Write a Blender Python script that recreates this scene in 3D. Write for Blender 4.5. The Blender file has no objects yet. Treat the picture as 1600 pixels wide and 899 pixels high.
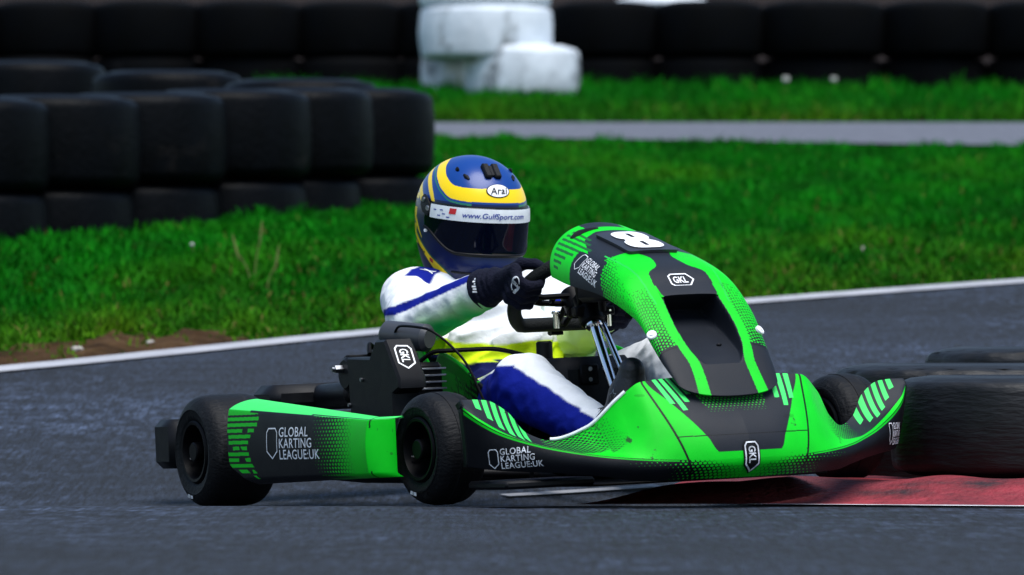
import bpy, math
import numpy as np
from mathutils import Matrix, Vector

S = bpy.context.scene
COL = S.collection
R = math.radians
rng = np.random.default_rng(7)

# ------------------------------------------------------------------ camera, world, sun, exposure
FOC = 9400.0          # focal length in pixels of a 1600 px wide frame
CAMZ = 0.45           # a photographer crouching at the trackside
cam_data = bpy.data.cameras.new('camera')
cam = bpy.data.objects.new('camera', cam_data)
COL.objects.link(cam)
cam.location = (0, 0, CAMZ)
cam.rotation_euler = (R(90), 0, 0)
cam_data.sensor_width = 36
cam_data.lens = 36 * FOC / 1600
cam_data.shift_y = 61.5 / 1600
cam_data.clip_start = 0.5
cam_data.clip_end = 2000
cam_data.dof.use_dof = True
cam_data.dof.focus_distance = 14.3
cam_data.dof.aperture_fstop = 5.9
S.camera = cam

SUN_EL, SUN_AZ = R(70), R(150)      # azimuth measured from +Y towards +X
w = bpy.data.worlds.new('World'); S.world = w; w.use_nodes = True
wn = w.node_tree.nodes; wl = w.node_tree.links
sky = wn.new('ShaderNodeTexSky'); sky.sky_type = 'NISHITA'; sky.sun_disc = False
sky.sun_elevation = SUN_EL; sky.sun_rotation = SUN_AZ
sky.air_density = 1.3; sky.dust_density = .8; sky.ozone_density = 3.0
wl.new(sky.outputs[0], wn['Background'].inputs[0])
wn['Background'].inputs[1].default_value = 0.09
sl = bpy.data.lights.new('sun', 'SUN'); sl.energy = 2.6; sl.angle = R(44); sl.color = (1, .98, .95)
sun = bpy.data.objects.new('sun', sl); COL.objects.link(sun)
sd = Vector((math.sin(SUN_AZ) * math.cos(SUN_EL), math.cos(SUN_AZ) * math.cos(SUN_EL), math.sin(SUN_EL)))
sun.rotation_euler = sd.to_track_quat('Z', 'Y').to_euler()
vs = S.view_settings
vs.view_transform = 'Standard'; vs.look = 'None'; vs.exposure = .92; vs.gamma = 1; vs.use_curve_mapping = False
S.render.engine = 'CYCLES'
S.cycles.use_denoising = True
S.cycles.max_bounces = 6

# ------------------------------------------------------------------ helpers
def lerp(a, b, t): return a + (b - a) * t
def sstep(a, b, x):
    t = np.clip((np.asarray(x, float) - a) / (b - a), 0, 1)
    return t * t * (3 - 2 * t)
def interp(x, xs, ys):
    """smooth (monotone cubic) interpolation, ys may have several columns"""
    xs = np.asarray(xs, float); ys = np.asarray(ys, float); x = np.asarray(x, float)
    one = ys.ndim == 1
    if one: ys = ys[:, None]
    d = np.diff(ys, axis=0) / np.diff(xs)[:, None]
    m = np.zeros_like(ys); m[0] = d[0]; m[-1] = d[-1]
    if len(xs) > 2:
        a, b = d[:-1], d[1:]
        ok = a * b > 0
        m[1:-1] = np.where(ok, 2 * a * b / np.where(ok, a + b, 1), 0)
    i = np.clip(np.searchsorted(xs, x) - 1, 0, len(xs) - 2)
    h = (xs[i + 1] - xs[i]); t = np.clip((x - xs[i]) / h, 0, 1)[..., None]; h = h[..., None]
    r = ((1 + 2 * t) * (1 - t) ** 2 * ys[i] + t * (1 - t) ** 2 * h * m[i]
         + t * t * (3 - 2 * t) * ys[i + 1] + t * t * (t - 1) * h * m[i + 1])
    return r[..., 0] if one else r
_wd = np.random.default_rng(3).normal(size=(14, 3)); _wd /= np.linalg.norm(_wd, axis=1)[:, None]
_wp = np.random.default_rng(4).uniform(0, 6.28, 14); _wf = np.random.default_rng(5).uniform(.6, 1.6, 14)
def wav(P, scale):
    """cheap smooth noise, about -1..1"""
    s = 0
    for k in range(14):
        s = s + np.sin((P @ _wd[k]) * (6.28 * _wf[k] / scale) + _wp[k])
    return s / 5.0

def mesh_obj(name, V, Fc, mat, parent=None, col=None, smooth=True, mats=None, midx=None, uv=None):
    V = np.asarray(V, np.float32).reshape(-1, 3)
    me = bpy.data.meshes.new(name)
    if isinstance(Fc, np.ndarray):
        n, k = Fc.shape
        me.vertices.add(len(V)); me.vertices.foreach_set('co', V.ravel())
        me.loops.add(n * k); me.loops.foreach_set('vertex_index', Fc.astype(np.int32).ravel())
        me.polygons.add(n)
        me.polygons.foreach_set('loop_start', np.arange(0, n * k, k, dtype=np.int32))
        me.update(calc_edges=True)
    else:
        me.from_pydata(V.tolist(), [], [list(map(int, f)) for f in Fc])
    if smooth is True:
        me.polygons.foreach_set('use_smooth', np.ones(len(me.polygons), bool))
    if col is not None:
        a = me.color_attributes.new('Col', 'FLOAT_COLOR', 'POINT')
        c = np.ones((len(V), 4), np.float32); c[:, :3] = np.asarray(col, np.float32).reshape(-1, 3)
        a.data.foreach_set('color', c.ravel())
    for m in (mats or [mat]): me.materials.append(m)
    if midx is not None: me.polygons.foreach_set('material_index', np.asarray(midx, np.int32))
    me.validate(); me.update()
    o = bpy.data.objects.new(name, me); COL.objects.link(o)
    if parent is not None: o.parent = parent
    return o

def grid_faces(nu, nv, cu=False, cv=False, flip=False):
    a = np.arange(nu * nv).reshape(nu, nv)
    if cu: a = np.concatenate([a, a[:1]], 0)
    if cv: a = np.concatenate([a, a[:, :1]], 1)
    f = np.stack([a[:-1, :-1], a[1:, :-1], a[1:, 1:], a[:-1, 1:]], -1).reshape(-1, 4)
    return f[:, ::-1].copy() if flip else f

class MB:
    """collects shapes into one mesh"""
    def __init__(s): s.v = []; s.f = []; s.n = 0
    def add(s, V, Fc):
        V = np.asarray(V, float).reshape(-1, 3)
        s.v.append(V); s.f += [[int(i) + s.n for i in f] for f in Fc]; s.n += len(V); return s
    def tube(s, pts, r, n=14, close=False):
        P = np.asarray(pts, float); m = len(P); r = np.broadcast_to(np.asarray(r, float), (m,))
        T = np.gradient(P, axis=0)
        if close: T = np.roll(P, -1, 0) - np.roll(P, 1, 0)
        T /= np.linalg.norm(T, axis=1)[:, None]
        ref = np.array([0, 0, 1.]) if abs(T[0][2]) < .9 else np.array([1., 0, 0])
        rings = []
        nrm = np.cross(T[0], ref); nrm /= np.linalg.norm(nrm)
        for i in range(m):
            nrm = nrm - T[i] * (nrm @ T[i]); nrm /= np.linalg.norm(nrm); b = np.cross(T[i], nrm)
            a = np.linspace(0, 2 * np.pi, n, endpoint=False)[:, None]
            rings.append(P[i] + r[i] * (np.cos(a) * nrm + np.sin(a) * b))
        V = np.concatenate(rings); fs = grid_faces(m, n, cu=close, cv=True).tolist()
        if not close: fs += [list(range(n))[::-1], list(range((m - 1) * n, m * n))]
        return s.add(V, fs)
    def cyl(s, a, b, r, n=24, r2=None, bev=.0):
        a = np.asarray(a, float); b = np.asarray(b, float); r2 = r if r2 is None else r2
        L = np.linalg.norm(b - a); d = (b - a) / L
        if bev:
            return s.tube([a, a + d * 1e-5, a + d * bev, b - d * bev, b - d * 1e-5, b], [r - bev, r - bev, r, r2, r2 - bev, r2 - bev], n)
        return s.tube([a, b], [r, r2], n)
    def box(s, lo, hi, bev=.006, M=None):
        lo = np.asarray(lo, float); hi = np.asarray(hi, float); c = (lo + hi) / 2; h = (hi - lo) / 2
        bev = min(bev, .49 * 2 * h.min())
        V = []; idx = {}
        for sx in (-1, 1):
            for sy in (-1, 1):
                for sz in (-1, 1):
                    for ax in range(3):
                        q = h - bev; q[ax] = h[ax]
                        idx[(sx, sy, sz, ax)] = len(V); V.append(c + q * (sx, sy, sz))
        fs = []
        def quad(l): fs.append(l)
        for ax in range(3):
            o1, o2 = [k for k in range(3) if k != ax]
            for sg in (-1, 1):
                q = []
                for (p, r_) in ((-1, -1), (1, -1), (1, 1), (-1, 1)):
                    t = [0, 0, 0]; t[ax] = sg; t[o1] = p; t[o2] = r_; q.append(idx[(*t, ax)])
                quad(q)
        for ax in range(3):
            o1, o2 = [k for k in range(3) if k != ax]
            for p in (-1, 1):
                for r_ in (-1, 1):
                    t0 = [0, 0, 0]; t1 = [0, 0, 0]
                    t0[ax] = -1; t1[ax] = 1
                    for t in (t0, t1): t[o1] = p; t[o2] = r_
                    quad([idx[(*t0, o1)], idx[(*t1, o1)], idx[(*t1, o2)], idx[(*t0, o2)]])
        for sx in (-1, 1):
            for sy in (-1, 1):
                for sz in (-1, 1): fs.append([idx[(sx, sy, sz, k)] for k in range(3)])
        V = np.array(V)
        ctr = c
        out = []
        for f in fs:
            p = V[f]; nn = np.cross(p[1] - p[0], p[2] - p[0])
            out.append(f if nn @ (p.mean(0) - ctr) > 0 else f[::-1])
        if M is not None: V = V @ np.asarray(M)[:3, :3].T + np.asarray(M)[:3, 3]
        return s.add(V, out)
    def prism(s, poly, y0, y1, bev=.004):
        """polygon in X-Z, extruded along Y with a small edge chamfer"""
        p = np.asarray(poly, float); n = len(p); c = p.mean(0)
        a = np.sum(p[:, 0] * np.roll(p[:, 1], -1) - np.roll(p[:, 0], -1) * p[:, 1])
        if a < 0: p = p[::-1]
        e = np.roll(p, -1, 0) - p; e /= np.linalg.norm(e, axis=1)[:, None]
        nin = np.stack([-e[:, 1], e[:, 0]], 1); m = nin + np.roll(nin, 1, 0); m /= np.linalg.norm(m, axis=1)[:, None]
        ins = p + m * bev
        rings = [(ins, y0), (p, y0 + bev), (p, y1 - bev), (ins, y1)]
        V = np.concatenate([np.stack([q[:, 0], np.full(n, y), q[:, 1]], 1) for q, y in rings])
        fs = grid_faces(4, n, cv=True).tolist() + [list(range(n))[::-1], list(range(3 * n, 4 * n))]
        # orientation: y grows, polygon counter-clockwise in x,z -> flip
        fs = [f[::-1] for f in fs]
        return s.add(V, fs)
    def sphere(s, c, r, n=16):
        r = np.broadcast_to(np.asarray(r, float), (3,))
        u = np.linspace(.001, np.pi - .001, n // 2 + 1); v = np.linspace(0, 2 * np.pi, n, endpoint=False)
        uu, vv = np.meshgrid(u, v, indexing='ij')
        V = np.stack([np.sin(uu) * np.cos(vv), np.sin(uu) * np.sin(vv), np.cos(uu)], -1) * r + np.asarray(c)
        return s.add(V, grid_faces(n // 2 + 1, n, cv=True).tolist())
    def lathe(s, prof, c, axis, n=64):
        """profile (radius, offset along axis), axis 1 = Y, 2 = Z"""
        prof = np.asarray(prof, float); a = np.linspace(0, 2 * np.pi, n, endpoint=False)
        r = prof[:, 0][:, None]; h = np.repeat(prof[:, 1][:, None], n, 1)
        if axis == 2: V = np.stack([r * np.cos(a), r * np.sin(a), h], -1)
        else: V = np.stack([r * np.cos(a), h, r * np.sin(a)], -1)
        return s.add(V + np.asarray(c), grid_faces(len(prof), n, cv=True, flip=(axis == 1)).tolist())
    def build(s, name, mat, parent=None, smooth=False, auto=True):
        o = mesh_obj(name, np.concatenate(s.v), s.f, mat, parent, smooth=smooth)
        if auto: autosmooth(o.data)
        return o

def autosmooth(me, ang=38):
    me.polygons.foreach_set('use_smooth', np.ones(len(me.polygons), bool))
    me.set_sharp_from_angle(angle=R(ang))

def surface_nets(f, lo, hi, h):
    lo = np.asarray(lo, float); n = np.ceil((np.asarray(hi) - lo) / h).astype(int) + 1
    ax = [lo[i] + h * np.arange(n[i]) for i in range(3)]
    G = np.stack(np.meshgrid(*ax, indexing='ij'), -1).astype(np.float32)
    D = f(G.reshape(-1, 3)).reshape(n).astype(np.float32)
    s = D < 0
    c = [D[i:n[0] - 1 + i, j:n[1] - 1 + j, k:n[2] - 1 + k] for i in (0, 1) for j in (0, 1) for k in (0, 1)]
    cs = sum((x < 0).astype(np.int8) for x in c); m = (cs > 0) & (cs < 8)
    I = np.argwhere(m); cv = np.stack([x[m] for x in c], 1)
    off = np.array([(i, j, k) for i in (0, 1) for j in (0, 1) for k in (0, 1)], float)
    acc = np.zeros((len(I), 3)); cnt = np.zeros(len(I))
    for a in range(8):
        for b in range(a + 1, 8):
            if np.abs(off[a] - off[b]).sum() == 1:
                va, vb = cv[:, a], cv[:, b]; x = (va < 0) != (vb < 0)
                t = np.where(x, va / np.where(x, va - vb, 1), 0)[:, None]
                acc += np.where(x[:, None], off[a] + (off[b] - off[a]) * t, 0); cnt += x
    V = lo + h * (I + acc / cnt[:, None])
    idx = -np.ones(m.shape, int); idx[m] = np.arange(len(I))
    quads = []
    for A in range(3):
        B, C_ = (A + 1) % 3, (A + 2) % 3
        sl0 = [slice(None)] * 3; sl1 = [slice(None)] * 3
        sl0[A] = slice(0, -1); sl1[A] = slice(1, None)
        ch = s[tuple(sl0)] != s[tuple(sl1)]
        E_ = np.argwhere(ch); ok = (E_[:, B] > 0) & (E_[:, C_] > 0) & (E_[:, B] < n[B] - 1) & (E_[:, C_] < n[C_] - 1)
        E_ = E_[ok]; sg = s[E_[:, 0], E_[:, 1], E_[:, 2]]
        def g(db, dc):
            q = E_.copy(); q[:, B] += db; q[:, C_] += dc
            return idx[q[:, 0], q[:, 1], q[:, 2]]
        q = np.stack([g(-1, -1), g(0, -1), g(0, 0), g(-1, 0)], 1)
        q[~sg] = q[~sg][:, ::-1]
        quads.append(q)
    return V, np.concatenate(quads)

def rcone(P, a, b, ra, rb):
    a = np.asarray(a, np.float32); b = np.asarray(b, np.float32); ab = b - a
    t = np.clip((P - a) @ ab / (ab @ ab), 0, 1)
    return np.linalg.norm(P - a - t[:, None] * ab, axis=1) - (ra + (rb - ra) * t)
def smin(a, b, k):
    h = np.clip(.5 + .5 * (b - a) / k, 0, 1)
    return b + (a - b) * h - k * h * (1 - h)
def ellip(P, c, r):
    q = (P - np.asarray(c, np.float32)) / np.asarray(r, np.float32); n = np.linalg.norm(q, axis=1)
    return (n - 1) * min(r) if np.isscalar(r) is False else n - r

def tag(o, label=None, cat=None, group=None, kind=None):
    if label: o['label'] = label
    if cat: o['category'] = cat
    if group: o['group'] = group
    if kind: o['kind'] = kind
    return o
def empty(name, loc=(0, 0, 0), M=None):
    o = bpy.data.objects.new(name, None); COL.objects.link(o); o.empty_display_size = .1
    if M is not None: o.matrix_world = Matrix(M)
    else: o.location = loc
    return o

# ------------------------------------------------------------------ materials
def material(name, color=(.5, .5, .5), rough=.5, metal=0., attr=False, noise=None, bump=None, coat=0., spec=.5, sheen=0., dirt=None):
    """noise = (scale, amount, detail) multiplies the colour; bump = (scale, strength[, stretch])"""
    m = bpy.data.materials.new(name); m.use_nodes = True
    N = m.node_tree.nodes; Lk = m.node_tree.links; b = N['Principled BSDF']
    b.inputs['Base Color'].default_value = (*color, 1); b.inputs['Roughness'].default_value = rough
    b.inputs['Metallic'].default_value = metal; b.inputs['Coat Weight'].default_value = coat
    b.inputs['Coat Roughness'].default_value = .12
    b.inputs['Specular IOR Level'].default_value = spec
    if sheen: b.inputs['Sheen Weight'].default_value = sheen
    tc = N.new('ShaderNodeTexCoord'); src = None
    if attr:
        a = N.new('ShaderNodeAttribute'); a.attribute_name = 'Col'; src = a.outputs['Color']
    if noise:
        t = N.new('ShaderNodeTexNoise'); t.inputs['Scale'].default_value = noise[0]; t.inputs['Detail'].default_value = noise[2] if len(noise) > 2 else 4
        Lk.new(tc.outputs['Object'], t.inputs['Vector'])
        mr = N.new('ShaderNodeMapRange'); mr.inputs['From Min'].default_value = .3; mr.inputs['From Max'].default_value = .7
        mr.inputs['To Min'].default_value = 1 - noise[1]; mr.inputs['To Max'].default_value = 1 + noise[1]
        Lk.new(t.outputs['Fac'], mr.inputs['Value'])
        mx = N.new('ShaderNodeVectorMath'); mx.operation = 'SCALE'
        if src is not None: Lk.new(src, mx.inputs[0])
        else: mx.inputs[0].default_value = color
        Lk.new(mr.outputs[0], mx.inputs['Scale']); src = mx.outputs[0]
        rr = N.new('ShaderNodeMapRange'); rr.inputs['To Min'].default_value = max(0, rough - .1); rr.inputs['To Max'].default_value = min(1, rough + .1)
        Lk.new(t.outputs['Fac'], rr.inputs['Value']); Lk.new(rr.outputs[0], b.inputs['Roughness'])
    if dirt:   # (scale, colour, threshold, softness, stretch): blotches of dust, scuffs or chipped paint
        t = N.new('ShaderNodeTexNoise'); t.inputs['Scale'].default_value = dirt[0]; t.inputs['Detail'].default_value = 7; t.inputs['Roughness'].default_value = .68
        mp = N.new('ShaderNodeMapping'); Lk.new(tc.outputs['Object'], mp.inputs['Vector'])
        if len(dirt) > 4: mp.inputs['Scale'].default_value = dirt[4]
        oi = N.new('ShaderNodeObjectInfo'); ad = N.new('ShaderNodeVectorMath'); ad.operation = 'ADD'
        Lk.new(mp.outputs[0], ad.inputs[0]); sc_ = N.new('ShaderNodeVectorMath'); sc_.operation = 'SCALE'; sc_.inputs[0].default_value = (37, 17, 29); Lk.new(oi.outputs['Random'], sc_.inputs['Scale'])
        Lk.new(sc_.outputs[0], ad.inputs[1]); Lk.new(ad.outputs[0], t.inputs['Vector'])
        mr = N.new('ShaderNodeMapRange'); mr.inputs['From Min'].default_value = dirt[2]; mr.inputs['From Max'].default_value = dirt[2] + dirt[3]; mr.inputs['To Max'].default_value = .85
        Lk.new(t.outputs['Fac'], mr.inputs['Value'])
        mx = N.new('ShaderNodeMix'); mx.data_type = 'RGBA'; Lk.new(mr.outputs[0], mx.inputs[0])
        if src is not None: Lk.new(src, mx.inputs[6])
        else: mx.inputs[6].default_value = (*color, 1)
        mx.inputs[7].default_value = (*dirt[1], 1); src = mx.outputs[2]
    if src is not None: Lk.new(src, b.inputs['Base Color'])
    if bump:
        t = N.new('ShaderNodeTexNoise'); t.inputs['Scale'].default_value = bump[0]; t.inputs['Detail'].default_value = 5
        mp = N.new('ShaderNodeMapping'); Lk.new(tc.outputs['Object'], mp.inputs['Vector'])
        if len(bump) > 2: mp.inputs['Scale'].default_value = bump[2]
        Lk.new(mp.outputs[0], t.inputs['Vector'])
        bn = N.new('ShaderNodeBump'); bn.inputs['Strength'].default_value = bump[1]; bn.inputs['Distance'].default_value = .01
        Lk.new(t.outputs['Fac'], bn.inputs['Height']); Lk.new(bn.outputs[0], b.inputs['Normal'])
    return m

GREEN = np.array([.001, .52, .012]); DARK = np.array([.0034, .0042, .0066]); DARK_SKYLIT = np.array([.0105, .013, .0185]); LGREEN = np.array([.05, .72, .13])  # second dark is the black lightened, sky sheen painted into panels facing up
BLUE = np.array([.004, .012, .20]); WHITE = np.array([.72, .735, .75]); YELLOW = np.array([.60, .80, .01])
M_body = material('painted_bodywork', rough=.46, attr=True, noise=(18, .08), bump=(700, .16), spec=.16, dirt=(11, (.012, .016, .014), .655, .03, (1, 2.5, 3)))
M_black = material('black_plastic', (.0028, .0031, .0045), .5, spec=.18, noise=(30, .25), bump=(500, .12))
M_rubber = material('kart_tyre_rubber', (.0030, .0034, .0045), .6, spec=.17, noise=(22, .35), bump=(160, .3, (1, .25, 1)), dirt=(14, (.016, .016, .017), .57, .10, (1, 3.5, 1)))
M_rim = material('black_rim_metal', (.0012, .0012, .0018), .5, spec=.12)
M_chrome = material('chromed_steel', (.75, .77, .8), .16, 1.)
M_steel = material('dull_steel', (.25, .26, .28), .38, 1., noise=(40, .3))
M_white = material('white_print', (.80, .81, .83), .45, noise=(60, .08))
M_grime = material('scuffed_white_print', (.62, .64, .68), .5, noise=(80, .45))
M_suit = material('suit_fabric', rough=.85, attr=True, bump=(35, .35), spec=.15)
M_glove = material('glove_fabric', (.0022, .0032, .013), .85, bump=(220, .5), spec=.2)
M_boot = material('boot_leather', (.006, .006, .008), .5, noise=(30, .3), bump=(120, .2))
M_shell = material('helmet_paint', rough=.30, attr=True, coat=.08, spec=.3)
M_visor = material('visor_tint', (.0006, .0016, .0065), .05, spec=.38)
M_strip = material('visor_strip', (.74, .76, .78), .35, noise=(50, .06))
M_carbon = material('grip_suede', (.0028, .0045, .0045), .65, spec=.2, bump=(300, .5))
M_redtag = material('red_print', (.5, .01, .015), .5)
M_bluetag = material('blue_print', (.01, .03, .28), .5)
M_yellow = material('yellow_print', (.75, .55, .01), .4)
M_greenp = material('green_bracket', (.03, .10, .09), .35, .6)

# ------------------------------------------------------------------ terrain: flat foreground, then a long even slope up
def base_z(x, y):
    x = np.asarray(x, float); y = np.asarray(y, float)
    z = .035 * (1 - sstep(13.8, 15.05, y))
    up = np.clip(y - 15.0, 0, None); up = np.where(up < .4, up * up / .8, up - .2)
    z = z + .09 * np.minimum(up, 45) + .012 * (np.clip(up - 45, 0, 60))
    z = z + .085 * sstep(21.0, 22.9, y) * (1 - sstep(27.6, 29.2, y)) * (1 - sstep(-.75, .05, x))      # low bank the barrier stands on
    return z
EDGE = [(-9, 14.9), (-3.2, 17.3), (-1.598, 18.74), (-.428, 20.05), (.789, 21.17), (1.885, 22.09), (5, 24.4), (9, 27)]
def edge_y(x): return interp(x, [e[0] for e in EDGE], [e[1] for e in EDGE])
def front_y(x): return interp(x, [-2, .05, .6, 1.2, 3, 6], [14.6, 14.22, 13.98, 13.79, 13.5, 13.4])
def kerb_h(x, y):
    u = np.asarray(y, float) - front_y(x)
    a = sstep(.0, .30, u) * .062 + .010 * sstep(.5, 1.0, u)
    a = a * (1 - sstep(1.0, 1.35, u))
    return a * sstep(.10, .52, x)
def ground_z(x, y): return base_z(x, y) + kerb_h(x, y)

def sheet(name, xs, ys, off, mat, keep=None, zf=base_z, noise=0):
    X, Y = np.meshgrid(xs, ys, indexing='ij')
    Z = zf(X, Y) + off
    V = np.stack([X, Y, Z], -1)
    if noise: V[..., 2] += noise * wav(V.reshape(-1, 3) * (1, 1, 0), .9).reshape(X.shape)
    Fc = grid_faces(len(xs), len(ys))
    if keep is not None:
        c = V.reshape(-1, 3)[Fc].mean(1); Fc = Fc[keep(c[:, 0], c[:, 1])]
    return mesh_obj(name, V, Fc, mat)

def mat_ground(name, cols, scale, rough=.9, bump=.6, bscale=60, patch=None, stretch=(1, 1, 1), fine=None, lane=None, spec=.35):
    m = bpy.data.materials.new(name); m.use_nodes = True
    N = m.node_tree.nodes; Lk = m.node_tree.links; b = N['Principled BSDF']
    tc = N.new('ShaderNodeTexCoord'); mp = N.new('ShaderNodeMapping'); mp.inputs['Scale'].default_value = stretch
    Lk.new(tc.outputs['Object'], mp.inputs['Vector'])
    t = N.new('ShaderNodeTexNoise'); t.inputs['Scale'].default_value = scale; t.inputs['Detail'].default_value = 6; t.inputs['Roughness'].default_value = .65
    Lk.new(mp.outputs[0], t.inputs['Vector'])
    r = N.new('ShaderNodeValToRGB'); e = r.color_ramp.elements
    e[0].position, e[1].position = .30, .70
    e[0].color, e[1].color = (*cols[0], 1), (*cols[-1], 1)
    for i, c in enumerate(cols[1:-1]):
        k = e.new(.32 + .36 * (i + 1) / (len(cols) - 1)); k.color = (*c, 1)
    Lk.new(t.outputs['Fac'], r.inputs['Fac'])
    out = r.outputs[0]
    if patch:
        t2 = N.new('ShaderNodeTexNoise'); t2.inputs['Scale'].default_value = patch[0]; t2.inputs['Detail'].default_value = 3
        Lk.new(mp.outputs[0], t2.inputs['Vector'])
        r2 = N.new('ShaderNodeValToRGB'); r2.color_ramp.elements[0].position = .4; r2.color_ramp.elements[1].position = .62
        Lk.new(t2.outputs['Fac'], r2.inputs['Fac'])
        mx = N.new('ShaderNodeMix'); mx.data_type = 'RGBA'; Lk.new(r2.outputs[0], mx.inputs[0])
        Lk.new(out, mx.inputs[6]); mx.inputs[7].default_value = (*patch[1], 1); out = mx.outputs[2]
    if fine:       # stone grain: (scale, stretch, low, high)
        for sc_, st_, lo_, hi_ in fine:
            mp2 = N.new('ShaderNodeMapping'); mp2.inputs['Scale'].default_value = st_; Lk.new(tc.outputs['Object'], mp2.inputs['Vector'])
            t4 = N.new('ShaderNodeTexNoise'); t4.inputs['Scale'].default_value = sc_; t4.inputs['Detail'].default_value = 3; Lk.new(mp2.outputs[0], t4.inputs['Vector'])
            mr = N.new('ShaderNodeMapRange'); mr.inputs['From Min'].default_value = .33; mr.inputs['From Max'].default_value = .67; mr.inputs['To Min'].default_value = lo_; mr.inputs['To Max'].default_value = hi_
            Lk.new(t4.outputs['Fac'], mr.inputs['Value']); vm = N.new('ShaderNodeVectorMath'); vm.operation = 'SCALE'
            Lk.new(out, vm.inputs[0]); Lk.new(mr.outputs[0], vm.inputs['Scale']); out = vm.outputs[0]
    if lane:       # the rubbered racing line: darker where the karts run
        sx = N.new('ShaderNodeSeparateXYZ'); Lk.new(tc.outputs['Object'], sx.inputs[0])
        ad = N.new('ShaderNodeMath'); ad.operation = 'MULTIPLY_ADD'; ad.inputs[1].default_value = 1.6; Lk.new(t2.outputs['Fac'], ad.inputs[0]); Lk.new(sx.outputs['Y'], ad.inputs[2])
        mr = N.new('ShaderNodeMapRange'); mr.interpolation_type = 'SMOOTHSTEP'; mr.inputs['From Min'].default_value = lane[0] + .8; mr.inputs['From Max'].default_value = lane[1] + .8; mr.inputs['To Min'].default_value = lane[2]
        Lk.new(ad.outputs[0], mr.inputs['Value']); vm = N.new('ShaderNodeVectorMath'); vm.operation = 'SCALE'
        Lk.new(out, vm.inputs[0]); Lk.new(mr.outputs[0], vm.inputs['Scale']); out = vm.outputs[0]
    Lk.new(out, b.inputs['Base Color'])
    b.inputs['Roughness'].default_value = rough; b.inputs['Specular IOR Level'].default_value = spec
    t3 = N.new('ShaderNodeTexNoise'); t3.inputs['Scale'].default_value = bscale; t3.inputs['Detail'].default_value = 4
    Lk.new(mp.outputs[0] if stretch[2] != 1 else tc.outputs['Object'], t3.inputs['Vector'])
    bn = N.new('ShaderNodeBump'); bn.inputs['Strength'].default_value = bump; bn.inputs['Distance'].default_value = .02
    Lk.new(t3.outputs['Fac'], bn.inputs['Height']); Lk.new(bn.outputs[0], b.inputs['Normal'])
    return m
M_soil = mat_ground('meadow_soil', [(.0015, .014, .0004), (.004, .028, .0008), (.012, .028, .002)], 1.6, patch=(.9, (.004, .036, .0008)), spec=0.)
M_asphalt = mat_ground('worn_asphalt', [(.0010, .0018, .0042), (.0088, .0128, .0228), (.037, .051, .084)], 22, .8, .8, 150, patch=(1.5, (.0100, .0142, .0240)), stretch=(1, .35, 1), fine=[(100, (1, .055, 1), -.0 + .30, 1.85), (9, (.35, 1, 1), .68, 1.38), (.9, (.25, 1, 1), .52, 1.48)], lane=(10.9, 13.0, .56))
M_path = mat_ground('pale_path', [(.075, .080, .098), (.11, .116, .14)], 14, .8, .3, 80)
M_kerb = mat_ground('red_kerb_paint', [(.012, .008, .010), (.15, .012, .017), (.26, .021, .031), (.32, .040, .052)], 7, .65, .7, 60, patch=(2.2, (.10, .016, .022)), stretch=(.6, 1, 1))
M_line = mat_ground('worn_white_line', [(.34, .34, .36), (.62, .62, .64), (.74, .74, .75)], 9, .6, .3, 90)
M_linefar = mat_ground('white_edge_line', [(.26, .26, .28), (.44, .44, .46)], 5, .6, .3, 90)
M_dirt = mat_ground('bare_dirt', [(.010, .006, .003), (.045, .024, .010), (.085, .050, .024)], 7, .95, .9, 40, spec=.05)

xs = np.concatenate([[-400, -120, -40, -15], np.linspace(-9, 9, 73), [15, 40, 120, 400]])
ys = np.concatenate([[-300, -60, -10, 3, 8, 11, 12.5], np.linspace(13.5, 16.5, 31), np.linspace(17, 60, 87), [64, 75, 100, 150, 300, 900]])
tag(sheet('ground', xs, ys, -.012, M_soil, noise=0), kind='structure')
xs = np.linspace(-9, 9, 361); ys = np.concatenate([np.linspace(0, 13, 40), np.linspace(13.05, 17, 80), np.linspace(17.05, 29, 240)])
tag(sheet('track', xs, ys, 0.0, M_asphalt, keep=lambda x, y: y < edge_y(x)), kind='structure')
# kerb: raised wedge in red paint, and the dark island behind it
kx = np.linspace(.13, 6, 260); kv = np.linspace(0, 1, 70)
KX, KV = np.meshgrid(kx, kv, indexing='ij'); KY = front_y(KX) + .012 + KV * 1.34 * np.clip((KX - .125) / .5, .01, 1) ** .8
KZ = ground_z(KX, KY) + .005 + .007 * wav(np.stack([KX, KY, 0 * KX], -1).reshape(-1, 3), .35).reshape(KX.shape) * sstep(0, .1, KV) * sstep(.1, .6, KX)
tag(mesh_obj('kerb', np.stack([KX, KY, KZ], -1), grid_faces(260, 70), M_kerb), kind='structure')
def ribbon(name, path, w, mat, off=.006, n=160, zf=ground_z):
    P = np.asarray(path, float); s = np.concatenate([[0], np.cumsum(np.linalg.norm(np.diff(P, axis=0), axis=1))])
    q = interp(np.linspace(0, s[-1], n), s, P); T = np.gradient(q, axis=0); T /= np.linalg.norm(T, axis=1)[:, None]
    Nn = np.stack([-T[:, 1], T[:, 0]], 1)
    ww = np.linspace(-.5, .5, 4)
    V = q[:, None, :] + Nn[:, None, :] * (w * ww)[None, :, None]
    Z = zf(V[..., 0], V[..., 1]) + off
    return mesh_obj(name, np.concatenate([V, Z[..., None]], -1), grid_faces(n, 4), mat)
fx = np.linspace(6, .0, 12)
loop = [(x, float(front_y(x)) - .035) for x in fx] + [(-.06, 14.4), (-.10, 14.75), (-.08, 15.1), (.04, 15.33), (.2, 15.45), (.36, 15.56)]
tag(ribbon('kerb_line', loop[:11], .055, M_line, n=300, zf=lambda x, y: base_z(x, y)), kind='structure')
tag(ribbon('worn_line', [(-.02, 15.36), (.12, 15.43), (.28, 15.52), (.38, 15.58)], .055, M_linefar, n=40, zf=lambda x, y: base_z(x, y)), kind='structure')
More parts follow.
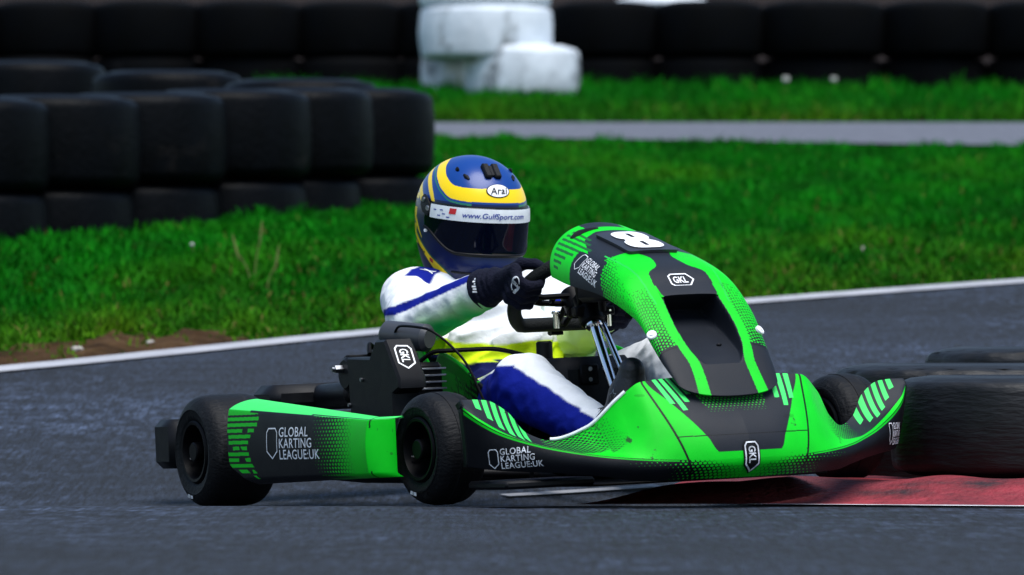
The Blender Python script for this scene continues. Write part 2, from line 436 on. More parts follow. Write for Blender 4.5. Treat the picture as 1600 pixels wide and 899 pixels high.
ex = np.linspace(-7, 8, 60)
tag(ribbon('edge_line', [(x, float(edge_y(x)) - .05) for x in ex], .135, M_linefar, n=240), kind='structure')
px_ = np.linspace(-9, 9, 80); pv = np.linspace(0, 1, 8)
PX, PV = np.meshgrid(px_, pv, indexing='ij')
PY = lerp(31.1 - .16 * sstep(-1, 3, PX) * 5, 32.35, PV)
tag(mesh_obj('path', np.stack([PX, PY, base_z(PX, PY) + .006], -1), grid_faces(80, 8), M_path), kind='structure')
bx_ = np.linspace(-12, 12, 40); by_ = np.linspace(37.1, 70, 40); BX, BY = np.meshgrid(bx_, by_, indexing='ij')
tag(mesh_obj('road', np.stack([BX, BY, base_z(BX, BY) + .006], -1), grid_faces(40, 40), mat_ground('service_road', [(.012, .010, .010), (.03, .025, .024)], 3, .95, .2, 40, spec=.0)), kind='structure')
# bare dirt beside the line on the left
dx = np.linspace(-1.78, -.86, 60); dv = np.linspace(0, 1, 14)
DX, DV = np.meshgrid(dx, dv, indexing='ij')
w_ = np.sin(np.clip((DX + 1.78) / .92, 0, 1) * np.pi) ** .5
DY = edge_y(DX) + .08 + DV * w_ * (.72 + .12 * np.sin(DX * 23) + .08 * np.sin(DX * 51))
DZ = base_z(DX, DY) + .004 + .012 * wav(np.stack([DX, DY, 0 * DX], -1).reshape(-1, 3), .2).reshape(DX.shape) * sstep(0, .2, DV)
tag(mesh_obj('dirt', np.stack([DX, DY, DZ], -1), grid_faces(60, 14), M_dirt), kind='structure')

# ------------------------------------------------------------------ grass
def grass_material():
    m = bpy.data.materials.new('grass_blades'); m.use_nodes = True
    N = m.node_tree.nodes; Lk = m.node_tree.links; b = N['Principled BSDF']
    a = N.new('ShaderNodeAttribute'); a.attribute_name = 'Col'; Lk.new(a.outputs['Color'], b.inputs['Base Color'])
    b.inputs['Roughness'].default_value = .8; b.inputs['Specular IOR Level'].default_value = .1
    return m
def make_grass(name, n, ylo, yhi, hmin, hmax):
    y = ylo + (yhi - ylo) * rng.random(n * 3)
    u = rng.random(n * 3) * 2 - 1; x = np.sign(u) * np.abs(u) ** 1.35 * (.13 * y + 2.0)
    P2 = np.stack([x, y, 0 * x], 1)
    big = wav(P2, 1.5); mid = wav(P2 + 7, .45); tuft = wav(P2 + 3, .16)
    e = y - edge_y(x)
    ok = (e > .05 + .06 * mid) & ~((y > 30.9 - .8 * sstep(-1, 3, x) + .05 * mid) & (y < 32.5 + .06 * mid))
    bare = (x > -1.8) & (x < -.84) & (e < (.72 + .2 * mid) * np.sin(np.clip((x + 1.8) / .96, 0, 1) * np.pi) ** .6)
    ok &= ~(bare & (rng.random(len(x)) < .93))
    ok &= rng.random(len(x)) < np.clip(.72 + .35 * tuft, .12, 1)
    i = np.flatnonzero(ok)[:n]; x, y, big, mid, tuft, e = [q[i] for q in (x, y, big, mid, tuft, e)]
    n = len(x)
    h = (hmin + (hmax - hmin) * rng.random(n) ** 1.5) * np.clip(.85 + .35 * mid + .45 * tuft, .3, 1.9)
    h *= np.where(e < .9, .75, 1.0)
    a = rng.random(n) * 6.283; lean = rng.normal(0, .38, n) * h; lean2 = lean * 1.9
    wd = .0030 + .0032 * rng.random(n); ca, sa = np.cos(a), np.sin(a)
    b_ = rng.random(n) * 6.283
    z = base_z(x, y) - .006
    B = np.stack([x, y, z], 1); D = np.stack([ca, sa, 0 * a], 1) * wd[:, None]
    Ld = np.stack([np.cos(b_), np.sin(b_), 0 * b_], 1)
    m1 = B + Ld * lean[:, None] * .5 + np.stack([0 * h, 0 * h, h * .6], 1)
    tp = B + Ld * lean2[:, None] * .8 + np.stack([0 * h, 0 * h, h], 1)
    V = np.stack([B - D, B + D, m1 + D * .8, m1 - D * .8, tp], 1).reshape(-1, 3)
    k = np.arange(n) * 5
    T = np.concatenate([np.stack([k, k + 1, k + 2], 1), np.stack([k, k + 2, k + 3], 1), np.stack([k + 3, k + 2, k + 4], 1)])
    near = np.clip(1 - e / 3.4, 0, 1) * (y < 31)
    far = (y > 32.3) * np.clip(1 - (y - 32.4) / 2.2, 0, 1)
    t = np.clip(.62 * np.maximum(near, far) + .30 * big + .22 * mid * near - .05, 0, 1)[:, None]
    c = lerp(np.array([.0010, .122, .0004]), np.array([.040, .092, .0006]), t)
    dry = (rng.random(n) < .012 + .045 * near)[:, None]
    c = np.where(dry, np.array([.10, .095, .02]), c) * (.7 + .6 * rng.random(n))[:, None] * np.clip(1 + .22 * mid + .2 * big, .4, 1.5)[:, None]
    return tag(mesh_obj(name, V, T, M_grass, col=np.repeat(c, 5, 0), smooth=False), kind='stuff')
M_grass = grass_material()
make_grass('grass', 330000, 18.6, 31.2, .018, .050)
make_grass('verge_grass', 80000, 32.2, 36.9, .035, .09)

# ------------------------------------------------------------------ tyres of the barriers
M_tyre = material('old_black_tyre', (.0007, .0011, .0019), .5, spec=.075, noise=(9, .5), bump=(40, .35), dirt=(5, (.011, .0095, .009), .60, .14))
M_tyre2 = material('weathered_black_tyre', (.0085, .009, .0125), .5, noise=(12, .6), bump=(60, .35))
M_tyre_far = material('dark_wall_tyre', (.0006, .0009, .0014), .8, noise=(6, .5), spec=.06, dirt=(4, (.007, .007, .008), .6, .15))
M_wtyre = material('white_painted_tyre', (.63, .68, .73), .6, noise=(4.5, .10), bump=(20, .4), dirt=(7, (.16, .17, .165), .585, .09, (1, 1, .45)))
M_wtyre2 = material('chipped_white_tyre', (.60, .645, .69), .65, noise=(5, .2), bump=(14, .6), dirt=(4.6, (.04, .05, .055), .515, .10, (1, 1, .7)))
M_apex = mat_ground('scraped_tyre_rubber', [(.0004, .0006, .001), (.0011, .0014, .0021), (.006, .007, .009)], 16, .55, .2, 40, stretch=(.55, .55, 2.6))

def tyre_profiles(r, h, shoulder=.045, hole=.52):
    sh = min(shoulder, h * .3); a = np.linspace(0, np.pi / 2, 6)
    tread = [(r - sh + sh * math.cos(t), h / 2 - sh + sh * math.sin(t)) for t in a]
    tread = [(q[0] + .0, -q[1]) for q in tread[::-1]] + [(r + .006, -h * .2), (r + .008, 0), (r + .006, h * .2)] + tread
    ri = r * hole
    side = [(r - sh, h / 2), (r - sh * 1.6, h / 2 + .006), (lerp(ri, r, .45), h / 2 + .012), (ri + .025, h / 2 - .002), (ri, h / 2 - .03), (ri + .01, h / 2 - .05), (ri + .10 * r, h * .15), (ri + .10 * r, 0)]
    return tread, side
def make_tyre(name, r, h, mat, loc, label, group, hole=.52, shoulder=.045, tilt=(0, 0), parts=True, grooves=0, seed=0, mat_side=None):
    t = empty(name, loc); tag(t, label, 'tyre', group)
    tread, side = tyre_profiles(r, h, shoulder, hole)
    tr = MB().lathe(tread, (0, 0, h / 2), 2, 72)
    o = tr.build('tread', mat, t, auto=False)
    if grooves or shoulder < .04:
        gk = grooves or 1; ga = .010 if grooves else 0.
        co = np.empty(len(o.data.vertices) * 3, np.float32); o.data.vertices.foreach_get('co', co); co = co.reshape(-1, 3)
        ang = np.arctan2(co[:, 1], co[:, 0]); rad = np.hypot(co[:, 0], co[:, 1])
        k = 1 - (ga * (np.sin(ang * gk + co[:, 2] * 14) > .75) + .004 * wav(co, .12)) / r
        co[:, 0] *= k; co[:, 1] *= k; o.data.vertices.foreach_set('co', co.ravel())
    o.data.polygons.foreach_set('use_smooth', np.ones(len(o.data.polygons), bool))
    full = [(q[0], q[1]) for q in side] + [(q[0], -q[1]) for q in side[::-1]]
    o2 = MB().lathe(full, (0, 0, h / 2), 2, 72).build('sidewall', mat_side or mat, t, auto=False)
    o2.data.polygons.foreach_set('use_smooth', np.ones(len(o2.data.polygons), bool))
    t.rotation_euler = (tilt[0], tilt[1], seed * 1.7)
    return t
def copy_thing(o, loc, label, rz=0, tilt=(0, 0)):
    c = o.copy(); COL.objects.link(c); c.location = loc; c['label'] = label; c.rotation_euler = (tilt[0], tilt[1], rz)
    for ch in o.children:
        k = ch.copy(); COL.objects.link(k); k.parent = c
    return c
def at(px, y, py=None):
    x = (px - 800) / FOC * y
    return x if py is None else (x, y, CAMZ + (511 - py) / FOC * y)

# mid-field barrier: an apex of black tyres two high, one row running left towards us, one running left and away
g = 'black tyres of the mid-field barrier'
order = ['at the right end', 'second from the right end', 'third from the right end', 'fourth from the right end', 'fifth from the right end', 'sixth from the right end']
RT, HT = .335, .345
proto = None
# centre x (pixels) of each tyre of the near row, with its depth
near_row = [(552, 25.25), (455, 24.75), (356, 24.35), (222, 23.95), (85, 23.55), (-60, 23.15)]
zt = [270, 272, 277, 284, 291, 296]                       # pixel row where upper tyres meet lower ones
for i, (px, y) in enumerate(near_row):
    x = at(px, y); zs = CAMZ + (511 - zt[i]) / FOC * (y - RT)
    lab = 'black front-row tyre %s of the mid-field barrier, ' % order[i]
    tl = (float(rng.normal(0, .012)), float(rng.normal(0, .012)))
    loc = (x, y, zs)
    if proto is None:
        proto = make_tyre('barrier_tyre', RT, HT, M_tyre, loc, lab + 'upper layer', g)
    else: copy_thing(proto, loc, lab + 'upper layer', i * 1.3, tl)
    copy_thing(proto, (x - .02 + rng.normal(0, .02), y + .01, zs - HT - .012), lab + 'bottom layer', i * 2.1)
back_row = [(470, 25.95, 133), (262, 26.7, 120), (50, 27.5, 105), (-150, 28.2, 92)]
for i, (px, y, pt) in enumerate(back_row):
    x = at(px, y); zs = CAMZ + (511 - pt) / FOC * (y + .2) - HT
    lab = 'black tyre behind the front row, %s back from the corner, top face showing' % ['first', 'second', 'third', 'fourth'][i]
    copy_thing(proto, (x, y, zs), lab, i * .9)
    copy_thing(proto, (x + .02, y, zs - HT - .01), 'black tyre underneath the back-row tyre that lies %s back from the corner' % ['first', 'second', 'third', 'fourth'][i], i)
# far wall, two high
g2 = 'dark tyres of the far barrier wall'
YW = 36.4; RF, HF = .322, .325
pf = None
ordn = ['first', 'second', 'third', 'fourth', 'fifth', 'sixth']
left_c = [700, 548, 390, 230, 70, -90]; right_c = [948, 1107, 1285, 1460, 1625]; wide = {1107: 1.02, 1285: 1.16, 1460: 1.02}
for side, cs in (('left', left_c), ('right', right_c)):
    for i, px in enumerate(cs):
        x = at(px, YW); zt_ = CAMZ + (511 - (3 if side == 'left' else 3)) / FOC * (YW - RF) - HF
        for lay, zz in (('top', zt_), ('bottom', zt_ - HF - .008)):
            lab = 'dark far-wall tyre, %s to the %s of the white stack, %s layer' % (ordn[i], side, lay)
            loc = (x + rng.normal(0, .008), YW + rng.normal(0, .03), zz)
            if pf is None: pf = make_tyre('wall_tyre', RF, HF, M_tyre_far, loc, lab, g2)
            else: copy_thing(pf, loc, lab, 0).scale = (wide.get(px, 1.04), 1.1, 1)
# white painted stack in front of the wall
g3 = 'white painted tyres of the marker stack'
YS = 35.3
k = lambda py: CAMZ + (511 - py) / FOC * (YS - .38)
wt = make_tyre('white_tyre', .385, .298, M_wtyre, (at(759, YS), YS, k(88)), 'wide white painted tyre, the clean middle one of the white stack', g3, shoulder=.034)
copy_thing(wt, (at(757, YS), YS + .02, k(8)), 'white painted tyre on top of the white stack, cut by the top of the photo', .7)
wl = make_tyre('white_tyre', .335, .30, M_wtyre2, (at(815, YS), YS - .08, k(152)), 'white tyre with dark scuffed dents at the bottom of the white stack', g3, tilt=(.02, .0), seed=1)
wl2 = make_tyre('white_tyre', .29, .29, M_wtyre2, (at(735, YS + .5), YS + .5, k(146)), 'greyish white tyre at the lower left of the white stack, half hidden', g3, seed=2)
wl3 = make_tyre('white_tyre', .30, .06, M_wtyre, (at(1035, 37.3), 37.4, CAMZ + (511 - 12) / FOC * 37.1), 'flat white disc-like tyre lying on the far wall right of the white stack', g3)

# apex tyres beside the kerb
g4 = 'big worn tyres at the apex behind the kerb'
a1 = make_tyre('apex_tyre', .335, .222, M_apex, (at(1611, 14.62), 14.62, .098), 'big scraped black tyre on the red kerb, nearest of the apex tyres', g4, grooves=0, seed=1, shoulder=.026, mat_side=M_apex)
make_tyre('apex_tyre', .335, .30, M_apex, (at(1507, 15.33), 15.33, .045), 'worn black tyre behind the raised kart wheel, middle of the apex tyres', g4, grooves=26, seed=2, shoulder=.03)
make_tyre('apex_tyre', .33, .315, M_apex, (at(1640, 16.03), 16.03, .070), 'worn grooved black tyre, hindmost of the apex tyres beside the kerb', g4, grooves=30, seed=3, shoulder=.03)

# small things in the grass
def seed_stalk(px, y, h, lean, label):
    x = at(px, y); z = float(base_z(x, y)); t = empty('grass_stalk', (x, y, z)); tag(t, label, 'plant', 'dry grass stalks on the verge')
    pts = [np.array([lean * s * s, 0, h * s]) for s in np.linspace(0, 1, 8)]
    MB().tube(pts, np.linspace(.0035, .002, 8), 6).build('stem', M_straw, t)
    hd = [pts[-1] + np.array([lean * .35 * s, 0, .07 * s]) for s in np.linspace(-.4, 1, 8)]
    MB().tube(hd, [.0015, .0036, .005, .0055, .005, .0042, .003, .001], 7).build('seed_head', M_straw, t)
M_straw = material('dry_straw', (.11, .14, .025), .8, noise=(30, .3))
M_pale = material('pale_petal', (.5, .5, .46), .7)
M_stone = material('grey_stone', (.34, .31, .28), .9, noise=(40, .35), bump=(50, .5))
seed_stalk(392, 21.6, .12, -.05, 'pale dry grass stalk leaning left, left of the driver')
seed_stalk(398, 21.7, .155, .02, 'tallest pale dry grass stalk standing upright, left of the driver')
seed_stalk(418, 21.5, .09, .03, 'short dry grass stalk leaning right, left of the driver')
def flower(px, py, y, r, label):
    x, _, z = at(px, y, py); zg = float(base_z(x, y)); t = empty('clover_flower', (x, y, zg)); tag(t, label, 'flower', 'pale flower heads in the grass')
    MB().tube([(0, 0, 0), (.004, 0, (z - zg) * .5), (0, 0, max(z - zg, .03))], .0025, 6).build('stem', M_straw, t)
    b = MB()
    for q in range(9):
        a = q * .7; b.sphere((r * .55 * math.cos(a), r * .55 * math.sin(a), max(z - zg, .03) + r * .4 * math.sin(q * 2.1)), r * .55, 8)
    b.build('bloom', M_pale, t)
flower(300, 382, 22.4, .007, 'small white flower head in the grass below the mid-field barrier')
flower(1228, 124, 35.4, .018, 'white flower head at the foot of the far wall, left one of two')
flower(1303, 124, 35.4, .016, 'white flower head at the foot of the far wall, right one of two')
def stone(px, y, r, label):
    x = at(px, y); t = MB().sphere((0, 0, 0), 1, 14).build('stone', M_stone, auto=False)
    co = np.empty(len(t.data.vertices) * 3, np.float32); t.data.vertices.foreach_get('co', co); co = co.reshape(-1, 3)
    co *= (1 + .18 * wav(co + px, 1.3))[:, None]; co *= np.array([1.25, .9, .7]) * r; t.data.vertices.foreach_set('co', co.ravel())
    t.location = (x, y, float(base_z(x, y)) + r * .3); tag(t, label, 'stone', 'loose stones beside the track')
stone(121, 19.35, .016, 'pale pebble on the bare dirt beside the white line')
stone(235, 19.6, .011, 'small brown pebble at the right end of the bare dirt')
stone(1350, 23.5, .016, 'pale stone lying in the grass right of the kart')

# ------------------------------------------------------------------ kart frame: X forward, Y left, Z up, origin under the rear axle
_c = .443; _s = math.sqrt(1 - _c * _c)
KF = np.array([_c, -_s, .0268]); KF /= np.linalg.norm(KF)
KL = np.array([_s, _c, .0396]); KL -= KF * (KL @ KF); KL /= np.linalg.norm(KL)
KU = np.cross(KF, KL); KO = np.array([-.157, 15.2, .0277])
KM = np.eye(4); KM[:3, 0], KM[:3, 1], KM[:3, 2], KM[:3, 3] = KF, KL, KU, KO
kart = empty('racing_kart', M=KM.tolist())
tag(kart, 'green and black racing kart with a raised front wheel, cornering over the red kerb', 'kart')

# ---- surface decals: 2-D shapes laid on a parametric surface
def text_mesh(txt, size=1., sx=1., bold=0., italic=0., align='LEFT', space=1.):
    cu = bpy.data.curves.new('t', 'FONT'); cu.body = txt; cu.size = size; cu.offset = bold * size; cu.align_x = align
    cu.space_character = space; cu.shear = italic; cu.resolution_u = 3; cu.space_line = .82
    ob = bpy.data.objects.new('t', cu); COL.objects.link(ob)
    dg = bpy.context.evaluated_depsgraph_get(); me = ob.evaluated_get(dg).to_mesh()
    V = np.array([v.co[:2] for v in me.vertices]); V[:, 0] *= sx
    Fc = [list(p.vertices) for p in me.polygons]
    ob.evaluated_get(dg).to_mesh_clear()
    bpy.data.objects.remove(ob); bpy.data.curves.remove(cu)
    return V, Fc
def subdivide2d(V, Fc, L):
    """split long triangle edges so that a decal can follow a curved surface"""
    import bmesh
    bm = bmesh.new(); vs = [bm.verts.new((*p, 0)) for p in V]
    for f in Fc:
        try: bm.faces.new([vs[i] for i in f])
        except ValueError: pass
    bmesh.ops.triangulate(bm, faces=bm.faces[:])
    for _ in range(5):
        e = [q for q in bm.edges if q.calc_length() > L]
        if not e: break
        bmesh.ops.subdivide_edges(bm, edges=e, cuts=1); bmesh.ops.triangulate(bm, faces=bm.faces[:])
    bm.verts.index_update(); V2 = np.array([v.co[:2] for v in bm.verts]); F2 = [[v.index for v in f.verts] for f in bm.faces]; bm.free()
    return V2, F2
def ring2d(outer, inner):
    o = np.asarray(outer, float); i = np.asarray(inner, float); n = len(o)
    return np.concatenate([o, i]), [[k, (k + 1) % n, n + (k + 1) % n, n + k] for k in range(n)]
def inset(poly, d):
    p = np.asarray(poly, float); e = np.roll(p, -1, 0) - p; e /= np.linalg.norm(e, axis=1)[:, None]
    nin = np.stack([-e[:, 1], e[:, 0]], 1); a = np.roll(nin, 1, 0); m = a + nin
    m /= (np.sum(m * nin, 1))[:, None] 
    return p + m / 1. * d
def merge2d(*parts):
    V, Fc, n = [], [], 0
    for v, f in parts:
        V.append(np.asarray(v, float)); Fc += [[i + n for i in q] for q in f]; n += len(v)
    return np.concatenate(V), Fc
def decal(name, shape, surf, u0, v0, xdir, ydir, mat, parent, off=.0015, L=.012, out=None, wrap=False):
    """shape in metres; surf(u, v) -> points; xdir and ydir: rough kart directions of the writing"""
    V, Fc = subdivide2d(*shape, L)
    e = 1e-4
    p = surf(np.array([u0]), np.array([v0]))[0]
    pu = (surf(np.array([u0 + e]), np.array([v0]))[0] - p) / e; pv = (surf(np.array([u0]), np.array([v0 + e]))[0] - p) / e
    n = np.cross(pu, pv); n /= np.linalg.norm(n)
    x = np.asarray(xdir, float); x = x - n * (x @ n); x /= np.linalg.norm(x)
    y = np.asarray(ydir, float); y = y - n * (y @ n); y -= x * (x @ y); y /= np.linalg.norm(y)
    if wrap: x = pu / np.linalg.norm(pu) * np.sign(pu @ x); y = pv - x * (x @ pv); y = y / np.linalg.norm(y) * np.sign(y @ np.asarray(ydir, float))
    J = np.stack([pu, pv], 1)
    D = V[:, :1] * x + V[:, 1:2] * y
    uv = D @ np.linalg.pinv(J).T
    uu, vv = u0 + uv[:, 0], v0 + uv[:, 1]
    for _ in range(0 if wrap else 6):      # Gauss-Newton: keep the true size of the writing on the curved surface
        q = surf(uu, vv); du = (surf(uu + e, vv) - q) / e; dv = (surf(uu, vv + e) - q) / e
        r1 = V[:, 0] - (q - p) @ x; r2 = V[:, 1] - (q - p) @ y
        a1, b1, a2, b2 = du @ x, dv @ x, du @ y, dv @ y; dt = a1 * b2 - a2 * b1; dt = np.where(np.abs(dt) < 1e-9, 1e-9, dt)
        su = np.clip((r1 * b2 - r2 * b1) / dt, -.3, .3); sv = np.clip((a1 * r2 - a2 * r1) / dt, -.3, .3)
        uu = uu + .8 * su; vv = vv + .8 * sv
    q = surf(uu, vv); bad = np.zeros(len(V), bool) if wrap else np.hypot(V[:, 0] - (q - p) @ x, V[:, 1] - (q - p) @ y) > .004
    Fc = [f for f in Fc if not any(bad[i] for i in f)]
    P = surf(uu, vv); a = surf(uu + e, vv) - P; b = surf(uu, vv + e) - P
    nn = np.cross(a, b); nn /= np.linalg.norm(nn, axis=1)[:, None]
    if out is None: sg = 1.
    else: sg = np.sign(nn @ np.asarray(out, float)); sg = np.where(sg == 0, 1, sg)[:, None]
    P = P + nn * sg * off
    return mesh_obj(name, P, Fc, mat, parent, smooth=False)
def badge_outline(w, h):   # the league's tall pointed shield
    return np.array([(-w * .32, h / 2), (-w / 2, h * .36), (-w / 2, -h * .26), (0, -h / 2), (w / 2, -h * .26), (w / 2, h * .36), (w * .32, h / 2)])
def gkl_badge(w, h, turned=True):
    o = badge_outline(w, h); t = text_mesh('GKL', h * .30, 1.05, .02, align='CENTER')
    tv = t[0].copy(); tv[:, 1] -= (tv[:, 1].max() + tv[:, 1].min()) / 2; tv[:, 0] -= (tv[:, 0].max() + tv[:, 0].min()) / 2
    k = h * .56 / np.ptp(tv[:, 0]); tv *= (k, w * .50 / np.ptp(tv[:, 1]))
    tv = np.stack([tv[:, 1], -tv[:, 0]], 1)
    tv[:, 1] += h * .06
    return merge2d(ring2d(o, inset(o, w * .085)), (tv, t[1]))
def gkl_shield_plain(w, h):
    o = badge_outline(w, h); return o, [list(range(len(o)))]
def league_logo(H, wx=1.3, sw=.36, italic=0.):
    """shield outline + three lines of writing, total height H, origin at the left centre"""
    o = badge_outline(H * sw, H * .98); t = text_mesh('GLOBAL\nKARTING\nLEAGUE:UK', H * .40, .98, .006, italic, space=1.07)
    tv = t[0].copy(); tv[:, 1] -= tv[:, 1].min(); tv[:, 1] *= H / tv[:, 1].max(); tv[:, 1] -= H / 2
    tv[:, 0] -= tv[:, 0].min(); tv[:, 0] *= H * wx / tv[:, 0].max(); tv[:, 0] += H * (sw * .5 + .045 * wx)
    return merge2d(ring2d(o, inset(o, H * .04)), (tv, t[1]))

def hexd(a, b, s):
    """0 in the middle of a hexagonal cell, 1 at its rim; cell width s"""
    a = np.asarray(a) / s; b = np.asarray(b) / s; r3 = math.sqrt(3)
    def cell(a, b):
        da = a - np.round(a); db = b - np.round(b / r3) * r3
        return np.maximum(np.abs(da), np.abs(da) * .5 + np.abs(db) * r3 / 2)
    return 2 * np.minimum(cell(a, b), cell(a + .5, b + r3 / 2))
def paint(col, mask, c): col[mask] = c

def thicken(o, th, outward):
    """give a shell its thickness on the inner side"""
    me = o.data; n = len(me.polygons); nm = np.empty(n * 3, np.float32); me.polygons.foreach_get('normal', nm); ar = np.empty(n, np.float32); me.polygons.foreach_get('area', ar)
    q = float((nm.reshape(-1, 3) @ np.asarray(outward, np.float32) * ar).sum())
    if q < 0: me.flip_normals()
    md = o.modifiers.new('thickness', 'SOLIDIFY'); md.thickness = th; md.offset = -1

# ---- wrap-round front spoiler.  y: -.585..585 across, v: 0 lower lip, 1 rim, 2 dish, 3 top edge
SY = [0, .08, .15, .21, .26, .32, .38, .43, .47, .52, .56, .585]
#        lower lip (X,Z)   rim (X,Z)      dish (X,Z)      top edge (X,Z)
SP = [[1.560, .036, 1.604, .080, 1.560, .180, 1.430, .272],
      [1.560, .036, 1.600, .080, 1.557, .180, 1.440, .272],
      [1.555, .037, 1.588, .083, 1.550, .177, 1.460, .270],
      [1.545, .038, 1.567, .087, 1.530, .172, 1.470, .265],
      [1.528, .040, 1.545, .092, 1.502, .145, 1.452, .228],
      [1.500, .052, 1.508, .100, 1.455, .118, 1.405, .164],
      [1.458, .062, 1.462, .113, 1.405, .116, 1.350, .140],
      [1.420, .068, 1.425, .127, 1.368, .130, 1.318, .160],
      [1.388, .072, 1.395, .142, 1.345, .158, 1.300, .212],
      [1.352, .077, 1.360, .166, 1.325, .192, 1.292, .240],
      [1.320, .083, 1.333, .195, 1.315, .216, 1.290, .243],
      [1.285, .088, 1.306, .222, 1.304, .232, 1.292, .243]]
def spoiler(y, v):
    y = np.asarray(y, float); v = np.asarray(v, float)
    k = interp(np.abs(y), SY, SP)
    X = [k[..., 0], k[..., 2], k[..., 4], k[..., 6]]; Z = [k[..., 1], k[..., 3], k[..., 5], k[..., 7]]
    def row(K):
        # lower lip to rim with a rounded rim, then a smooth dish up to the top edge
        a = np.clip(v, 0, 1); q = np.clip(v - 1, 0, 2) / 2
        m = K[2] * 2 - .5 * (K[1] + K[3])
        up = (1 - q) ** 2 * K[1] + 2 * q * (1 - q) * m + q * q * K[3]
        return np.where(v <= 1, K[0] + (K[1] - K[0]) * a, up)
    XX, ZZ = row(X), row(Z)
    # round the valance: bulge forward half way up
    XX = XX + .012 * np.sin(np.clip(v, 0, 1) * np.pi) * (1 - .6 * sstep(.45, .58, np.abs(y)))
    yy = np.sign(y) * (np.abs(y) - .03 * sstep(.5, .585, np.abs(y)) * (1 - np.clip(v, 0, 1)) * .6)
    return np.stack([XX, yy, ZZ], -1)
ny, nv = 1121, 301
uy = np.linspace(-.585, .585, ny); uv_ = np.concatenate([np.linspace(0, 1, 70), np.linspace(1, 3, nv - 69)[1:]])
UY, UV = np.meshgrid(uy, uv_, indexing='ij'); SPV = spoiler(UY, UV)
Z = SPV[..., 2]; AY = np.abs(UY); arc = np.where(UV > 1, (UV - 1) / 2, 0)          # 0 at the rim, 1 at the top edge
seam = lerp(.143, .207, np.clip((Z - .04) / .22, 0, 1))
col = np.empty(SPV.shape); col[:] = GREEN
val = UV < 1
prof = arc * np.where(AY < .3, .24, .16)                                          # metres up the surface, roughly
# valance: dark with a honeycomb fading towards the centre
hx = hexd(UY * 1.0, Z * 1.45, .0112)
fade = np.clip(.98 - (AY / .20) ** 1.5 * .95, 0, .98) + .35 * sstep(.06, .085, Z) * (AY < .3)
fade = np.where(AY > .19, fade * np.clip(1 - (AY - .19) / .12, 0, 1), fade)
paint(col, val, DARK * .8); paint(col, val & (hx < fade), GREEN)
# a dark hairline just under the rim of the flanks
paint(col, (UV > .90) & (UV < .97) & (AY > seam + .02), GREEN * .9)
paint(col, (UV > .86) & (UV < .90) & (AY > seam + .02), DARK)
# flanks: green by the seam, honeycomb fading to dark outwards
fl = ~val & (AY > seam)
band = interp(AY, [.15, .22, .28, .34, .42, .50, .585], [.30, .15, .082, .046, .034, .026, .03])
hx = hexd(UY * 1., prof * 1.5 + .1, .0108)
f2 = np.clip(.98 - (AY - (.232 + .06 * arc)) / .175, 0, 1.2)
paint(col, fl & (prof > band) & (hx > f2), lerp(DARK, DARK_SKYLIT, .6))
paint(col, fl & (prof > band) & (AY > .405), DARK_SKYLIT)
# outer dish lip line
paint(col, fl & (AY > .43) & (np.abs(prof - (.034 + .11 * (.50 - AY))) < .0016), DARK * .3)
# stripes on the wing tips
tip = fl & (AY > .425) & (AY < .557)
for i in range(6):
    c0 = .545 - i * .021; ln = [.045, .075, .095, .10, .085, .05][i]
    paint(col, tip & (np.abs(AY - c0) < .0066) & (prof > .158 - ln) & (prof > band + .012), LGREEN)
# centre panel
ce = ~val & (AY <= seam)
trap = interp(Z, [.09, .098, .130, .215, .262, .30], [.0, .082, .100, .160, .196, .205])
trap = np.where(Z < .097, 0, trap)
paint(col, ce & (AY < trap), DARK_SKYLIT)
hx = hexd(UY * 1., Z * 1.6, .0095)
hz = interp(Z, [.185, .25], [.0, 1.1])
hy = interp(Z, [.18, .20, .262], [.070, .078, .098])
paint(col, ce & (AY < hy) & (hx < hz), np.array([.012, .52, .012]))
for i in range(4):
    c0 = .112 + i * .0195 + (.262 - Z) * -.30; bot = [.232, .215, .196, .212][i]
    paint(col, ce & (np.abs(AY - c0) < .0062) & (Z > bot), LGREEN)
# seams
paint(col, (np.abs(AY - seam) < .0028), DARK * .25)
paint(col, ~val & (AY < seam) & (np.abs(Z - .136) < .0012), DARK * .4)
# scuffs
sc = wav(np.stack([UY * 6, Z * 40, Z * 0], -1).reshape(-1, 3), .9).reshape(UY.shape)
col *= np.where(sc > 1.25, .72, 1.)[..., None]
fr = mesh_obj('front_spoiler', SPV, grid_faces(ny, nv, flip=True), M_body, kart, col=col)
thicken(fr, .006, (1, 0, .3))
# end caps of the spoiler tips (dark, rounded) and white protective edging
for sg in (-1, 1):
    vv = np.linspace(0, 3, 40); E0 = spoiler(np.full(40, .585 * sg), vv); E1 = E0 * (1, 1, 1) + (-.05, -.012 * sg, 0)
    E1[:, 2] -= .012 * np.clip(vv - 1, 0, 1)
    mesh_obj('end_cap', np.stack([E0, E1], 1), grid_faces(40, 2), M_black, kart).modifiers.new('thickness', 'SOLIDIFY').thickness = .004
    if sg > 0: continue
    yy = np.linspace(.245, .385, 30) * sg; Pe = spoiler(yy, np.full(30, 3.0)); Pe[:, 2] += .003
    MB().tube(Pe, .0042, 8).build('edge_trim', M_white, fr)
decal('logo', league_logo(.047, 2.1, .52), spoiler, -.537, .26, (.75, .66, 0), (0, 0, 1), M_grime, fr, out=(1, 0, 0))
decal('logo', league_logo(.052, 1.3, .4), spoiler, .495, .50, (-.55, .83, 0), (0, 0, 1), M_grime, fr, out=(1, 0, 0))
bw, bh = .036, .066
decal('badge', gkl_shield_plain(bw * 1.2, bh * 1.12), spoiler, 0, 1.04, (0, 1, 0), (0, 0, 1), M_black, fr, off=.0022, out=(1, 0, 0))
decal('badge_print', gkl_badge(bw, bh), spoiler, 0, 1.04, (0, 1, 0), (0, 0, 1), M_grime, fr, off=.0036, L=.006, out=(1, 0, 0))

